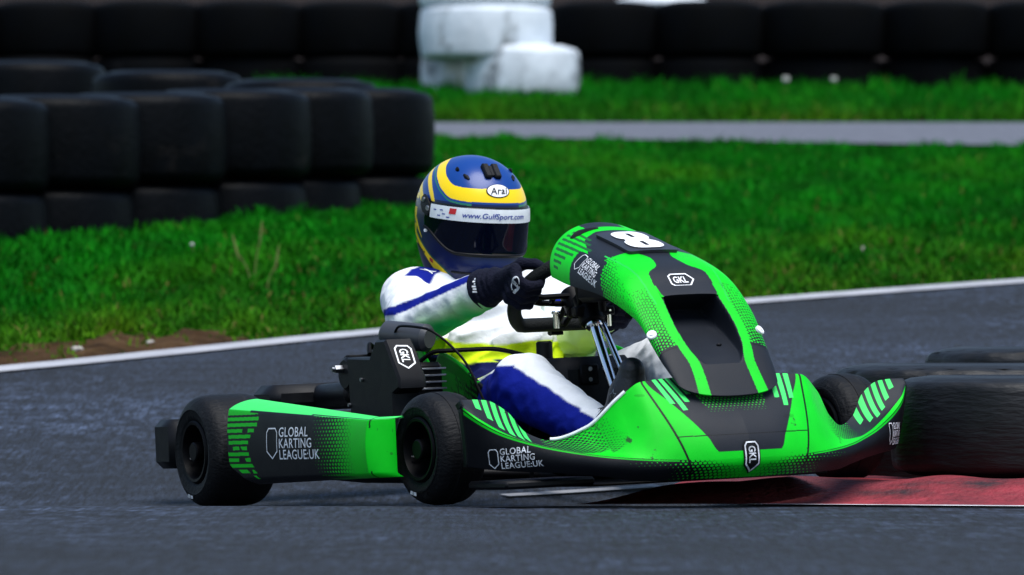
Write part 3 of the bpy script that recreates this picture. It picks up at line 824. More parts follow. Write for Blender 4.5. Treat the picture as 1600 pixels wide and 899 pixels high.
# ---- steering fairing: arched hood with a duct.  s: 0 rear top .. 8 nose, t: -1 right .. 1 left
FS = list(range(9))
FP = [[0.885, 0.65, 0.951, 0.522, 0.162], [1.0, 0.616, 1.05, 0.499, 0.166], [1.14, 0.575, 1.185, 0.475, 0.165], [1.262, 0.53, 1.298, 0.436, 0.158], [1.335, 0.462, 1.372, 0.396, 0.152], [1.4, 0.398, 1.415, 0.348, 0.147], [1.458, 0.335, 1.452, 0.307, 0.142], [1.505, 0.275, 1.478, 0.281, 0.137], [1.54, 0.224, 1.495, 0.263, 0.132]]
def fairing(s, t, dent=True):
    s = np.asarray(s, float); t = np.asarray(t, float)
    k = interp(s, FS, FP); a = np.clip(np.abs(t), 0, 1.0) * np.pi / 2
    n = interp(s, [0, 1.5, 4, 8], [2.0, 2.5, 2.9, 2.3])
    rr = (np.sin(a) ** n + np.cos(a) ** n) ** (-1 / n)
    g = 1 - rr * np.cos(a); yv = rr * np.sin(a) * np.sign(t)
    X = lerp(k[..., 0], k[..., 2], g); Zz = lerp(k[..., 1], k[..., 3], g); Y = k[..., 4] * yv
    if dent:
        hw = interp(s, [3.9, 4.3, 5, 6, 6.6], [.062, .070, .073, .066, .045])
        d = interp(s, [3.98, 4.06, 5.0, 6.2, 6.6], [0, .085, .055, .012, 0]) * (1 - sstep(hw - .004, hw + .004, np.abs(Y)))
        X = X - d * .93; Zz = Zz - d * .36
        X = X + .006 * sstep(3.5, 3.95, s) * (1 - sstep(3.99, 4.04, s)) * (np.abs(Y) < .075)
    return np.stack([X, Y, Zz], -1)
ns = 420; nt = 321
us = np.concatenate([np.linspace(0, 3.95, 190), np.linspace(3.955, 4.1, 40), np.linspace(4.11, 8, ns - 230)])
_t = np.linspace(-1, 1, nt); ut = _t
US, UT = np.meshgrid(us, ut, indexing='ij'); FV = fairing(US, UT); FN = fairing(US, UT, False)
Y = FN[..., 1]; AYf = np.abs(Y); Xf = FN[..., 0]; Zf = FN[..., 2]
acr = np.concatenate([np.zeros((ns, 1)), np.cumsum(np.linalg.norm(np.diff(FN, axis=1), axis=2), 1)], 1); acr = np.abs(acr - acr[:, nt // 2:nt // 2 + 1])   # metres from the ridge
alg = np.interp(US, np.arange(9), np.concatenate([[0], np.cumsum(np.linalg.norm(np.diff(np.array(FP)[:, :2], axis=0), axis=1))]))
half = acr[:, -1:] ; side = acr / half
col = np.empty(FV.shape); col[:] = GREEN
ridge = interp(US, [0, 1.5, 3, 4, 8], [.085, .098, .098, .082, .078])                 # where flat top meets the flank
top = AYf < ridge
# back edge dark cap, plate surround
paint(col, (US < .36) & (AYf < .052), DARK_SKYLIT * 1.15)
paint(col, (US > .66) & (US < 2.08) & (acr < interp(US, [.66, .9, 1.3, 1.75, 1.95, 2.08], [.045, .092, .118, .152, .150, .098])), DARK_SKYLIT * 1.15)
paint(col, (US > 2.05) & (US < 4.05) & (AYf < interp(US, [2.05, 2.5, 2.9, 3.2, 3.7, 4.0], [.052, .030, .040, .075, .078, .070])), DARK_SKYLIT * 1.1)
pt = (US > 1.05) & (US < 2.15) & (side > .5)
# flank: stripes at the back, dark logo field, honeycomb, dark nose
st_ = (US < 1.5) & (side > .38) & (side < .97)
ph = (half * side + .0) / .0185
for i in range(8):
    c0 = .085 + i * .0172
    paint(col, (np.abs(acr - c0) < .0042) & (US > .10 + .03 * abs(i - 3)) & (US < [1.05, 1.25, 1.45, 1.3, 1.05, .8, .65, .5][i]), np.array([.008, .10, .02]))
lf = (side > .56) & (alg + .35 * (acr - half) * .6 > .125) & (alg + .2 * (half - acr) < .305) & (US > .66)
_rl = interp(US, [4, 5, 5.8, 6.6, 8], [.078, .083, .078, .066, .070])
hexf = np.where(US > 3.4, AYf > _rl + .019, side > .46) & (alg >= .25) & (US < 6.0)
hx = hexd(alg, acr, .0098)
k1 = .58 + .36 * sstep(.27, .40, alg) - .12 * sstep(.42, .52, alg) + .35 * np.clip((.72 - side) / .25, 0, 1) * (1 - sstep(3.0, 3.8, US))
k1 = k1 - .34 * sstep(4.4, 6.0, US) * sstep(.5, .8, side)
paint(col, hexf & (hx > k1), DARK * 1.1)
paint(col, lf, DARK_SKYLIT)
# nose
rail = interp(US, [4, 5, 5.8, 6.6, 8], [.078, .083, .078, .066, .070])
nose = (US > 5.75)
paint(col, nose, DARK_SKYLIT * .85)
paint(col, (US > 4.02) & (AYf < rail - .004), DARK_SKYLIT * .85)
rw = interp(US, [4, 5.5, 6.2, 8], [.010, .009, .0125, .0145])
paint(col, (US > 3.6) & (np.abs(AYf - rail - .006) < rw), GREEN)
paint(col, (US > 1.9) & (US < 4.2) & (np.abs(AYf - interp(US, [1.9, 3, 4.2], [.112, .104, .096])) < .0022), np.array([.012, .45, .05]))
paint(col, (np.abs(US - 5.82) < .02) & (AYf > rail + .02), DARK * .3)
ft = mesh_obj('steering_fairing', FV, grid_faces(ns, nt, flip=True), M_body, kart, col=col)
thicken(ft, .005, (.6, 0, 1))
fnd = lambda s, t: fairing(s, t, False)
# number plate with its 8
def rrect(w, h, r, n=6):
    P = []
    for cx, cy, a0 in ((w / 2 - r, h / 2 - r, 0), (-w / 2 + r, h / 2 - r, 90), (-w / 2 + r, -h / 2 + r, 180), (w / 2 - r, -h / 2 + r, 270)):
        for a in np.linspace(a0, a0 + 90, n): P.append((cx + r * math.cos(R(a)), cy + r * math.sin(R(a))))
    return np.array(P)
def plate_surf(s, t):
    p = fnd(s, t); return p + np.array([.004, 0, .009])
V0 = rrect(.130, .180, .010); sh = (V0, [list(range(len(V0)))])
pl = decal('number_plate', sh, fnd, 1.60, .0, (0, 1, 0), (-1, 0, .3), material('plate_plastic', (.016, .017, .022), .4, bump=(500, .1)), ft, off=.008, out=(0, 0, 1), L=.02)
thicken(pl, .007, (0, 0, 1))
o8 = rrect(.070, .124, .024)
def eight():
    """a fat white 8: two rounded bowls with narrow slots"""
    def bowl(cy, w, h): 
        o = rrect(w, h, w * .34) + (0, cy); i = rrect(.0095, .030, .003) + (0, cy); return ring2d(o, i)
    return merge2d(bowl(.0305, .070, .061), bowl(-.0305, .074, .061), (rrect(.052, .012, .002), [list(range(24))]))
def scaled(sh, k): return sh[0] * k, sh[1]
decal('number', scaled(eight(), 1.22), fnd, 1.60, 0, (0, 1, 0), (-1, 0, .3), M_white, pl, off=.0102, out=(0, 0, 1), L=.02)
decal('logo', league_logo(.045, 2.25, .70), fnd, 1.40, -.64, (.93, -.1, -.32), (.25, .3, .9), M_white, ft, out=(0, -1, .3))
decal('badge_print', gkl_badge(.042, .066), fnd, 3.50, .0, (-1, 0, .5), (0, -1, 0), M_white, ft, out=(.5, 0, 1), L=.006)
# fixing buttons on the flanks
for sg in (-1, 1):
    p = fairing(np.array([5.0]), np.array([.72 * sg]))[0]; q = fairing(np.array([5.0]), np.array([.73 * sg]))[0]; r_ = fairing(np.array([5.01]), np.array([.72 * sg]))[0]
    n_ = np.cross(q - p, r_ - p); n_ /= np.linalg.norm(n_); n_ *= np.sign(n_[1] * sg) or 1
    MB().cyl(p - n_ * .004, p + n_ * .006, .012, 20, bev=.002).cyl(p + n_ * .004, p + n_ * .008, .0045, 12).build('button', M_white, ft)
# drain hole and top slot of the fairing
p = fairing(np.array([5.75]), np.array([0.12]))[0]
MB().sphere(p + (.001, 0, .002), (.004, .007, .0035), 10).build('drain_hole', M_black, ft)
p0 = fairing(np.array([.47]), np.array([-.42]))[0]; p1 = fairing(np.array([.44]), np.array([-.12]))[0]
ps = fairing(np.full(10, .46), np.linspace(-.42, -.10, 10)); ps[:, 2] += .0
MB().tube(ps, np.array([.004, .007, .009, .009, .008, .007, .006, .005, .004, .003]), 8).build('slot', M_black, ft)

# ---- side pods
def pod(sg):
    def surf(a, b):
        """a: 0 rear .. 1 front along the outer face and 1..1.2 round the front face; b: 0 bottom .. 1 top edge .. 1.35 top face"""
        a = np.asarray(a, float); b = np.asarray(b, float)
        aa = np.clip(a, 0, 1); fr_ = np.clip(a - 1, 0, .2) / .2
        rear = interp(b, [0, .12, .3, 1.0, 1.35], [.34, .28, .22, .215, .25])
        X = lerp(rear, .985, aa); y = lerp(-.690, -.676, aa) + 0 * b
        th = fr_ * np.pi / 2
        X = X + .024 * np.sin(th); y = y + .055 * fr_ ** 1.2 + .004 * (1 - np.cos(th))
        zt = lerp(.243, .206, aa); zb = lerp(.058, .070, aa)
        z = lerp(zb, zt, np.clip(b, 0, 1)); tp = np.clip(b - 1, 0, .35) / .35
        z = z + .022 * (1 - (1 - tp) ** 2) * (1 - .75 * aa); y = y + .060 * tp * (1 - .45 * aa)
        bulge = np.sin(np.clip(b, 0, 1) * np.pi) ** .7 * .010; y = y - bulge * (1 - fr_)
        dn = np.clip(.10 - b, 0, .1) / .1; y = y + .016 * dn ** 2
        return np.stack([X, y * -sg if sg > 0 else y, z], -1)
    na, nb = 620, 230
    ua = np.concatenate([np.linspace(0, 1, na - 50), np.linspace(1, 1.2, 51)[1:]]); ub = np.linspace(0, 1.35, nb)
    A, B = np.meshgrid(ua, ub, indexing='ij'); P = surf(A, B)
    col = np.empty(P.shape); col[:] = DARK * .8
    L_ = A * .76; H_ = P[..., 2]
    hx = hexd(L_, H_ * 1.6, .016)
    k = np.clip((A - .60) / .30, 0, 1.25); paint(col, (A > .60) & (hx < k), GREEN); paint(col, (A > .93), GREEN)
    for i in range(12):
        z0 = .232 - i * .0142; wv = .0043
        l = [.20, .23, .22, .20, .175, .155, .145, .155, .165, .17, .15, .12][i]; s0 = [.0, .0, .0, .0, .01, .01, .04, .0, .0, .0, .03, .10][i]
        ch = wav(np.stack([L_ * 10, H_ * 25, 0 * L_ + i], -1).reshape(-1, 3), 1.).reshape(L_.shape) < .95
        paint(col, (np.abs(H_ - z0) < wv) & (A > s0) & (A < l) & (B < 1) & ch, GREEN)
    paint(col, (B < 1) & (B > .965) & (A < .22), GREEN)
    paint(col, B >= 1.0, LGREEN * .9)
    paint(col, (B >= .975) & (B < 1.01) & (A > .16) & (A < .62), DARK)
    paint(col, (np.abs(B - 1.03) < .018) & (A > .60), DARK * .7)
    # hooked dark line round the corner of the front face
    paint(col, (np.abs(A - 1.03 + .06 * np.abs(B - .5) ** 3) < .006) & ((B > .86) | (B < .12)), DARK * .4)
    gr = wav(np.stack([L_ * 14, H_ * 9, L_ * 0], -1).reshape(-1, 3), .5).reshape(L_.shape)
    paint(col, (A > 1.08) & (gr > 1.15), np.array([.008, .22, .02]))
    o = mesh_obj('side_pod', P, grid_faces(na, nb, flip=(sg > 0)), M_body, kart, col=col)
    thicken(o, .005, (0, sg, .2))
    if sg < 0:
        decal('logo', league_logo(.077, 2.9, .78), surf, .335, .56, (1, 0, 0), (0, 0, 1), M_white, o, out=(0, -1, 0))
    return o
pod(-1); pod(1)

# ---- wheels
def wheel(name, r, wd, rim_r, X, Yo, steer, sg, print_=False):
    """Yo = outer face (absolute), sg = side"""
    M = np.eye(4); yc = sg * (Yo - wd / 2)
    hub = MB()
    d = 1 if sg > 0 else -1
    hub.cyl((0, -wd * .5, 0), (0, d * wd * .22, 0), .024, 20, bev=.003).cyl((0, d * wd * .26, 0), (0, d * wd * .36, 0), .012, 6)
    for k in range(3):
        a = k * 2.094; hub.cyl((.024 * math.cos(a), d * wd * .10, .024 * math.sin(a)), (.024 * math.cos(a), d * wd * .27, .024 * math.sin(a)), .006, 6)
    o = hub.build('wheel', M_rim, kart)
    o.location = (X, yc, r); o.rotation_euler = (0, 0, steer)
    h = wd / 2
    # tyre: rounded slick carcass
    prof = [(rim_r, -h + .022), (rim_r + .004, -h + .010), (rim_r + .012, -h + .004), (rim_r + .03, -h - .001), (r - .035, -h - .002), (r - .022, -h + .004), (r - .010, -h + .014), (r - .004, -h + .026), (r - .001, -h + .045), (r, -h * .3), (r, h * .3)]
    prof = prof[:-1] + [(q[0], -q[1]) for q in prof[::-1][1:]]
    s_ = np.linspace(0, len(prof) - 1, 90); pr = interp(s_, np.arange(len(prof)), prof)
    t = MB().lathe(pr, (0, 0, 0), 1, 128).build('tyre', M_rubber, o, auto=False)
    t.data.polygons.foreach_set('use_smooth', np.ones(len(t.data.polygons), bool))
    if sg < 0:
        # moulded rings on the shoulder
        b = MB()
        for rr in (r - .012, r - .020): b.lathe([(rr - .0012, -h - .0005), (rr, -h - .0020 + (r - rr - .012) * -.06 + .011 * (rr > r - .015)), (rr + .0012, -h - .0005)], (0, 0, 0), 1, 96)
    rp = [(rim_r + .001, -h + .018), (rim_r + .004, -h + .006), (rim_r, -h + .001), (rim_r - .006, -h + .002), (rim_r - .010, -h + .014), (rim_r - .014, -h * .45), (rim_r - .022, -h * .1), (.03, h * .08 * 1.0), (.026, h * .1)]
    rp = np.array(rp)
    if sg > 0: rp = rp * (1, -1)
    rb = MB().lathe(rp, (0, 0, 0), 1, 72)
    # inner lip
    ip = np.array([(rim_r + .001, h - .018), (rim_r + .004, h - .006), (rim_r, h - .001), (rim_r - .006, h - .002), (rim_r - .012, h - .02), (rim_r - .014, h * .2), (rim_r - .022, -h * .08)])
    if sg > 0: ip = ip * (1, -1)
    rb.lathe(ip, (0, 0, 0), 1, 72)
    rb.build('rim', M_rim, o)
    # yellowish valve and a white size mark on the sidewall
    v = MB(); a = R(200 if sg < 0 else 20)
    v.cyl((.045 * math.cos(a), sg * (h - .03), .045 * math.sin(a)), (.05 * math.cos(a), sg * (h - .012), .05 * math.sin(a)), .003, 8)
    v.build('valve', M_steel, o)
    if sg < 0:
        b = MB()
        for q in range(5):
            a = R(-107 + q * 3.1); rr = r - .028
            c_, s2 = math.cos(a), math.sin(a); cs = np.array([rr * c_, -h - .003, rr * s2]); tv = np.array([-s2, 0, c_]); rv = np.array([c_, 0, s2])
            l, hh = (.0022, .004) if q != 2 else (.001, .004)
            b.add([cs + tv * l + rv * hh, cs - tv * l + rv * hh, cs - tv * l - rv * hh, cs + tv * l - rv * hh], [[0, 1, 2, 3]])
        b.build('marking', M_grime, t, auto=False)
    return o
wheel('wheel', .140, .182, .074, 0, .70, 0, -1)
wheel('wheel', .140, .182, .074, 0, .70, 0, 1)
wheel('wheel', .132, .128, .072, 1.06, .592, R(4), -1)
wheel('wheel', .130, .128, .072, 1.06, .610, R(4), 1)

# ---- chassis, axle, floor, bumpers
ch = MB()
for sg in (-1, 1):
    ch.tube([(-.18, .32 * sg, .075), (.2, .33 * sg, .06), (.7, .30 * sg, .055), (1.0, .20 * sg, .055), (1.28, .15 * sg, .06), (1.42, .12 * sg, .06)], .016, 12)
    ch.tube([(1.05, .19 * sg, .06), (1.06, .33 * sg, .10), (1.06, .40 * sg, .13)], .014, 10)
    ch.tube([(.25, .34 * sg, .065), (.25, .55 * sg, .075), (.32, .60 * sg, .08), (.90, .58 * sg, .08), (.95, .52 * sg, .075), (.95, .25 * sg, .06)], .011, 10)
    ch.tube([(1.06, .36 * sg, .13), (1.06, .49 * sg, .13)], .012, 10)
ch.tube([(.33, -.33, .06), (.33, .33, .06)], .014, 10); ch.tube([(.95, -.24, .058), (.95, .24, .058)], .014, 10)
ch.tube([(1.42, -.12, .06), (1.44, 0, .06), (1.42, .12, .06)], .012, 10)
ch.build('chassis', M_black, kart)
MB().cyl((0, -.64, .14), (0, .64, .14), .022, 20).build('axle', M_steel, kart)
MB().box((.42, -.31, .030), (1.40, .31, .036), .002).build('floor_tray', M_rim, kart)
for sg in (-1,): MB().box((1.20, min(.30 * sg, .53 * sg), .034), (1.40, max(.30 * sg, .53 * sg), .054), .006).build('bumper_bar', M_black, kart)
MB().box((-.335, -.665, .098), (-.215, .665, .222), .018).build('rear_bumper', M_black, kart)
for sg in (-1, 1): MB().tube([(-.22, .25 * sg, .10), (-.15, .27 * sg, .09), (-.05, .3 * sg, .075)], .012, 10).build('bumper_bracket', M_black, kart)
# exhaust silencer box behind the engine
MB().box((-.085, -.50, .228), (.055, -.20, .296), .022).build('silencer', M_black, kart)
MB().cyl((.03, -.36, .262), (.24, -.36, .268), .030, 24, bev=.008).build('exhaust_pipe', M_black, kart)

# ---- engine beside the seat (right): guard, clutch cover, filter
gp = [(.445, .355), (.575, .352), (.612, .393), (.665, .393), (.735, .300), (.735, .275), (.70, .262), (.70, .12), (.46, .12)]
eg = MB().prism(gp, -.475, -.40, .006).build('engine_guard', M_black, kart)
MB().box((.46, -.405, .10), (.74, -.29, .245), .012).build('engine_block', M_rim, kart)
MB().box((.47, -.40, .245), (.60, -.29, .335), .01).build('cylinder_head', M_rim, kart)
# badge on the sloping front face of the guard
def guard_front(a, b):
    a = np.asarray(a, float); b = np.asarray(b, float)
    p0 = np.array([.665, -.4375, .393]); d = np.array([.07, 0, -.093]); l = np.linalg.norm(d); d = d / l
    return p0 + a[..., None] * np.array([0, 1, 0]) + b[..., None] * d
decal('badge_print', gkl_badge(.046, .072), guard_front, 0., .056, (.1, 1, 0), (-.5, .0, .8), M_white, eg, out=(1, 0, .5), off=.002, L=.03)
for (x, z) in ((.53, .30), (.47, .145), (.455, .24)): MB().cyl((x, -.480, z), (x, -.470, z), .005, 10).build('bolt', M_steel, eg)
cc = MB().cyl((.385, -.455, .315), (.385, -.375, .315), .042, 40, bev=.008)
cc.build('clutch_cover', M_black, kart)
gt = MB()
for q in range(26):
    a = q * 2 * np.pi / 26; c_ = np.array([.385 + .043 * math.cos(a), -.415, .315 + .043 * math.sin(a)])
    gt.box(c_ - (.0032, .03, .0032), c_ + (.0032, .03, .0032), .0008)
gt.build('clutch_teeth', M_black, kart)
MB().cyl((.372, -.475, .328), (.372, -.452, .328), .0105, 6).cyl((.372, -.482, .328), (.372, -.474, .328), .006, 12).build('clutch_bolt', M_steel, kart)
MB().cyl((.455, -.375, .408), (.575, -.31, .392), .034, 28, bev=.010).build('air_filter', material('filter_rubber', (.035, .038, .045), .4), kart)
MB().cyl((.47, -.36, .33), (.47, -.36, .395), .022, 18, bev=.004).cyl((.47, -.36, .368), (.47, -.36, .378), .0245, 18).build('intake', M_black, kart)

# ---- seat: bucket shell
ss = [0, .18, .36, .55, .75, 1.0]
SX = [[.165, .50, .150, .02], [.215, .34, .180, .10], [.29, .16, .195, .20], [.42, .075, .205, .285], [.60, .075, .208, .245], [.755, .115, .198, .13]]  # x, z of the bottom, half width, wall height
def seat(s, t):
    s = np.asarray(s, float); t = np.asarray(t, float); k = interp(s, ss, SX)
    a = np.abs(t); wall = sstep(.45, 1.0, a)
    y = np.sign(t) * k[..., 2] * np.minimum(a / .62, 1) ** .8
    y = y + np.sign(t) * .03 * np.clip(a - .62, 0, 1) / .38
    up = k[..., 3] * np.clip((a - .5) / .5, 0, 1) ** 1.1
    tilt = interp(s, [0, .3, .6, 1], [1.15, .75, .12, -.1])
    return np.stack([k[..., 0] + up * np.sin(tilt), y, k[..., 1] + up * np.cos(tilt)], -1)
A, B = np.meshgrid(np.linspace(0, 1, 150), np.linspace(-1, 1, 161), indexing='ij'); P = seat(A, B)
col = np.empty(P.shape); col[:] = np.array([.003, .42, .012])
hx = hexd(A * .9, B * .35, .014); k = np.clip(1.15 - np.clip(A - .60, 0, 1) / .30, 0, 1.1) * sstep(.66, .90, np.abs(B)); paint(col, hx > k, DARK * .7)
paint(col, (np.abs(B) > .93) & (A > .45) & (A < .80), GREEN * .45)
paint(col, np.abs(B) < .62, DARK * .6)
so = mesh_obj('seat', P, grid_faces(150, 161), M_body, kart, col=col)
md = so.modifiers.new('thickness', 'SOLIDIFY'); md.thickness = .007; md.offset = 0

# ---- steering: column, wheel, supports, tank, pedals
HUB = np.array([.735, 0, .478]); AX = np.array([.62, 0, -.785]); AX /= np.linalg.norm(AX)
E1 = np.array([0, 1., 0]); E2 = np.cross(AX, E1) * -1; E2 = E2 if E2[0] > 0 else -E2
RIM_R = .148
a = np.linspace(0, 2 * np.pi, 72, endpoint=False)
def rim_pt(a): 
    rr = RIM_R * np.where(np.sin(a) < -.72, .72 / np.maximum(-np.sin(a), .72), 1.0)    # flat bottom
    return HUB + (rr * np.cos(a))[..., None] * E1 + (rr * np.sin(a))[..., None] * E2
sw = MB().tube(rim_pt(a), .0175, 16, close=True).build('steering_wheel', M_carbon, kart, auto=False)
sw.data.polygons.foreach_set('use_smooth', np.ones(len(sw.data.polygons), bool))
sp = MB()
for an in (R(178), R(2), R(270)):
    d = math.cos(an) * E1 + math.sin(an) * E2; pr = np.cross(AX, d)
    for off_ in (-.012, .012):
        P0 = HUB + AX * .012; sp.tube([P0 + d * .02 + pr * off_ * 1.3, P0 + d * (RIM_R * .6) + pr * off_ * .9, HUB + d * (RIM_R * .95) + pr * off_ * .8], .0072, 8)
    for q in (.38, .62, .86): sp.tube([HUB + AX * .011 + d * RIM_R * q + pr * .016, HUB + AX * .011 + d * RIM_R * q - pr * .016], .005, 8)
sp.cyl(HUB - AX * .012, HUB + AX * .05, .030, 24, bev=.004)
sp.build('spoke', M_rim, sw)
for an in (R(178), R(2)):
    d = math.cos(an) * E1 + math.sin(an) * E2
    for q in (.45, .75): MB().cyl(HUB + AX * .014 + d * RIM_R * q, HUB + AX * .020 + d * RIM_R * q, .0042, 10).build('spoke_bolt', M_steel, sw)
CB = np.array([1.02, 0, .10])
C0 = HUB + AX * .05 + np.array([.055, 0, .0])
cd = (CB - C0) / np.linalg.norm(CB - C0)
MB().cyl(C0, CB, .0125, 18).build('steering_column', M_chrome, kart)
MB().cyl(C0 + (.0, .028, -.02), np.array([1.05, .035, .12]), .0085, 14).build('column_support', M_chrome, kart)
cb = MB().cyl(C0 - cd * .045, C0 + cd * .035, .030, 20, bev=.004).cyl(HUB + AX * .02, C0, .024, 18)
cb.box(C0 + (-.01, -.045, -.012), C0 + (.02, .06, .012), .004)
cb.tube([C0 + (.0, 0, .01), C0 + (.10, .03, .07), C0 + (.22, .05, .08)], .011, 10).tube([C0 + (0, -.02, .02), C0 + (.05, -.06, .11), C0 + (.10, -.10, .13)], .010, 10)
cb.tube([C0 + (0, 0, .0), C0 + (.03, .08, .06), C0 + (.14, .12, .09)], .012, 10)
cb.box(C0 + (.03, -.05, .02), C0 + (.20, .09, .075), .012)
cb.build('column_bracket', M_rim, kart)
for (dx, dy) in ((-.03, -.075), (.01, .045)):
    p = C0 + (dx, dy, -.008); MB().cyl(p - (0, 0, .03), p + (0, 0, .006), .008, 14).cyl(p + (0, 0, .004), p + (0, 0, .012), .011, 14, bev=.002).build('clamp_bolt', M_chrome, kart)
MB().cyl(C0 + cd * .034, C0 + cd * .046, .021, 18, bev=.003).build('column_collar', M_chrome, kart)
ft_ = MB().box((.66, -.115, .060), (.86, .115, .330), .03)
tk = ft_.build('fuel_tank', M_black, kart)
MB().cyl((.72, -.075, .325), (.72, -.075, .372), .020, 18, bev=.004).build('filler_cap', M_black, tk)
MB().box((.858, -.055, .262), (.868, -.005, .312), .004).build('tank_plate', M_rim, tk)
for z in (.300, .275): MB().cyl((.866, -.030, z), (.872, -.030, z), .0052, 12).build('plate_screw', M_steel, tk)
for sg in (-1, 1):
    pd = MB().tube([(1.20, .17 * sg, .05), (1.27, .16 * sg, .14), (1.30, .16 * sg, .24)], .007, 10).tube([(1.30, .16 * sg, .24), (1.30, .08 * sg, .245)], .007, 10)
    pd.build('pedal', M_steel, kart)
for nm, pts, r_ in (('fuel_hose', [(.72, -.09, .33), (.66, -.20, .36), (.60, -.30, .36), (.55, -.34, .33)], .0055), ('plug_lead', [(.53, -.34, .335), (.50, -.33, .375), (.455, -.33, .36), (.44, -.345, .30)], .005),
                    ('throttle_cable', [(.49, -.37, .395), (.56, -.38, .425), (.66, -.36, .415), (.73, -.30, .34), (.80, -.26, .20), (1.0, -.20, .09)], .0032), ('breather_hose', [(.44, -.41, .36), (.40, -.39, .385), (.36, -.35, .36), (.34, -.33, .30)], .006)):
    q = interp(np.linspace(0, len(pts) - 1, 28), np.arange(len(pts)), pts); MB().tube(q, r_, 8).build(nm, M_rim, kart)
fn = MB()
for k_ in range(5): fn.box((.475 - .004 * k_, -.412, .252 + .016 * k_), (.606, -.285, .257 + .016 * k_), .001)
fn.build('cooling_fins', M_steel, kart)
b = MB()
b.tube([(1.02, 0, .10), (1.05, -.40, .13)], .007, 10).tube([(1.02, 0, .10), (1.05, .42, .13)], .007, 10)
b.build('tie_rod', M_steel, kart)
b = MB().tube([(1.16, .14, .06), (1.22, .12, .28), (1.18, .08, .42)], .010, 10).tube([(1.18, -.08, .42), (1.12, 0, .50), (1.18, .08, .42)], .010, 10)
b.tube([(.93, -.02, .44), (1.00, -.06, .54), (1.02, -.08, .56)], .009, 10)
b.build('fairing_support', M_rim, kart)

# ------------------------------------------------------------------ the driver (same frame as the kart; root on the seat)
BASE = np.array([.45, 0, .085])
PM = KM.copy(); PM[:3, 3] = KO + KF * BASE[0] + KL * BASE[1] + KU * BASE[2]
person = empty('person', M=PM.tolist())
tag(person, 'driver in white, blue and yellow racing suit and blue-yellow helmet, both hands on the wheel', 'person')
J = dict(pel=(.44, 0, .19), wai=(.335, 0, .30), rsh=(.195, -.180, .495), lsh=(.225, .180, .495),
         rel=(.415, -.275, .435), rwr=(.640, -.193, .500), lel=(.345, .185, .370), lwr=(.575, .165, .430),
         rhi=(.47, -.095, .185), lhi=(.47, .095, .185), rkn=(.835, -.190, .265), lkn=(.815, .218, .305), ran=(1.135, -.130, .135), lan=(1.12, .150, .135))
J = {k: np.array(v, np.float32) for k, v in J.items()}
def seg(P, a, b):
    ab = b - a; return np.clip((P - a) @ ab / (ab @ ab), 0, 1)
SEGS = [('ua', 'rsh', 'rel', .071, .060), ('fa', 'rel', 'rwr', .060, .047), ('ual', 'lsh', 'lel', .071, .060), ('fal', 'lel', 'lwr', .060, .046),
        ('th', 'rhi', 'rkn', .098, .074), ('shn', 'rkn', 'ran', .074, .054), ('thl', 'lhi', 'lkn', .098, .074), ('shl', 'lkn', 'lan', .074, .054)]
def f32(*a): return np.array(a, np.float32)
def torso_sdf(P):
    d = rcone(P, f32(.195, -.135, .485), f32(.215, .135, .485), .080, .080)
    d = smin(d, rcone(P, f32(.235, -.075, .42), f32(.245, .075, .42), .118, .118), .06)
    d = smin(d, rcone(P, f32(.315, -.055, .30), f32(.315, .055, .30), .122, .122), .07)
    d = smin(d, rcone(P, f32(.375, -.115, .372), f32(.408, .055, .392), .046, .050), .018)
    d = smin(d, rcone(P, f32(.355, -.10, .455), f32(.375, .06, .462), .030, .036), .03)
    d = smin(d, rcone(P, f32(.43, -.07, .195), f32(.43, .07, .195), .110, .110), .06)
    d = smin(d, rcone(P, f32(.205, 0, .50), f32(.215, 0, .60), .068, .064), .03)
    return d
def folds(P):
    """creases of loose cloth, strongest at the elbows, knees, belly and hips"""
    w1 = wav(P * f32(1, 1, 1.25), .085); w2 = wav(P * f32(1.2, .8, 1) + 3, .05); lo = wav(P + 9, .16)
    amp = .0012 + 0 * w1
    for c, r, a in ((J['rel'], .12, .0042), (J['lel'], .12, .004), (J['rkn'], .13, .003), (J['lkn'], .12, .003), (f32(.40, -.02, .30), .16, .0065), (f32(.50, -.12, .22), .12, .005), (f32(.27, -.16, .47), .10, .0035), (J['ran'], .12, .0045), (f32(.30, -.13, .38), .11, .005)):
        amp = amp + a * np.exp(-np.sum((P - c) ** 2, 1) / (r * r) * 1.6)
    ridge = 1 - np.abs(w1) * 1.3
    return amp * (ridge * 1.5 + .6 * w2 + .35 * lo)
def body_sdf(P, fold=True):
    d = torso_sdf(P)
    for nm, a, b, ra, rb in SEGS:
        k = .035 if nm in ('ua', 'ual') else .04 if nm in ('th', 'thl') else .02
        d = smin(d, rcone(P, J[a], J[b], ra, rb), k)
    # sharp bend between trunk and thighs, loose trouser above the knee, sleeve bulk
    if fold: d = d - folds(P)
    return d
V, Q = surface_nets(body_sdf, (.02, -.40, .04), (1.24, .38, .63), .0043)
Pv = V.astype(np.float32)
ds = np.stack([rcone(Pv, J[a], J[b], ra, rb) for _, a, b, ra, rb in SEGS] + [torso_sdf(Pv)], 1)
reg = ds.argmin(1)
col = np.tile(WHITE, (len(V), 1)).astype(float)
BL = np.array([.001, .008, .19]); NB = np.array([.002, .005, .06]); YL = np.array([.62, .80, .012]); TG = np.array([.02, .60, .12])
x, y, z = V.T
def soft(sd, c, where=None, w=.0032):
    """blend colour c in where the signed distance sd (positive inside) says so"""
    k = np.clip(sd / w + .5, 0, 1)
    if where is not None: k = k * where
    col[:] = col + (np.asarray(c) - col) * k[:, None]
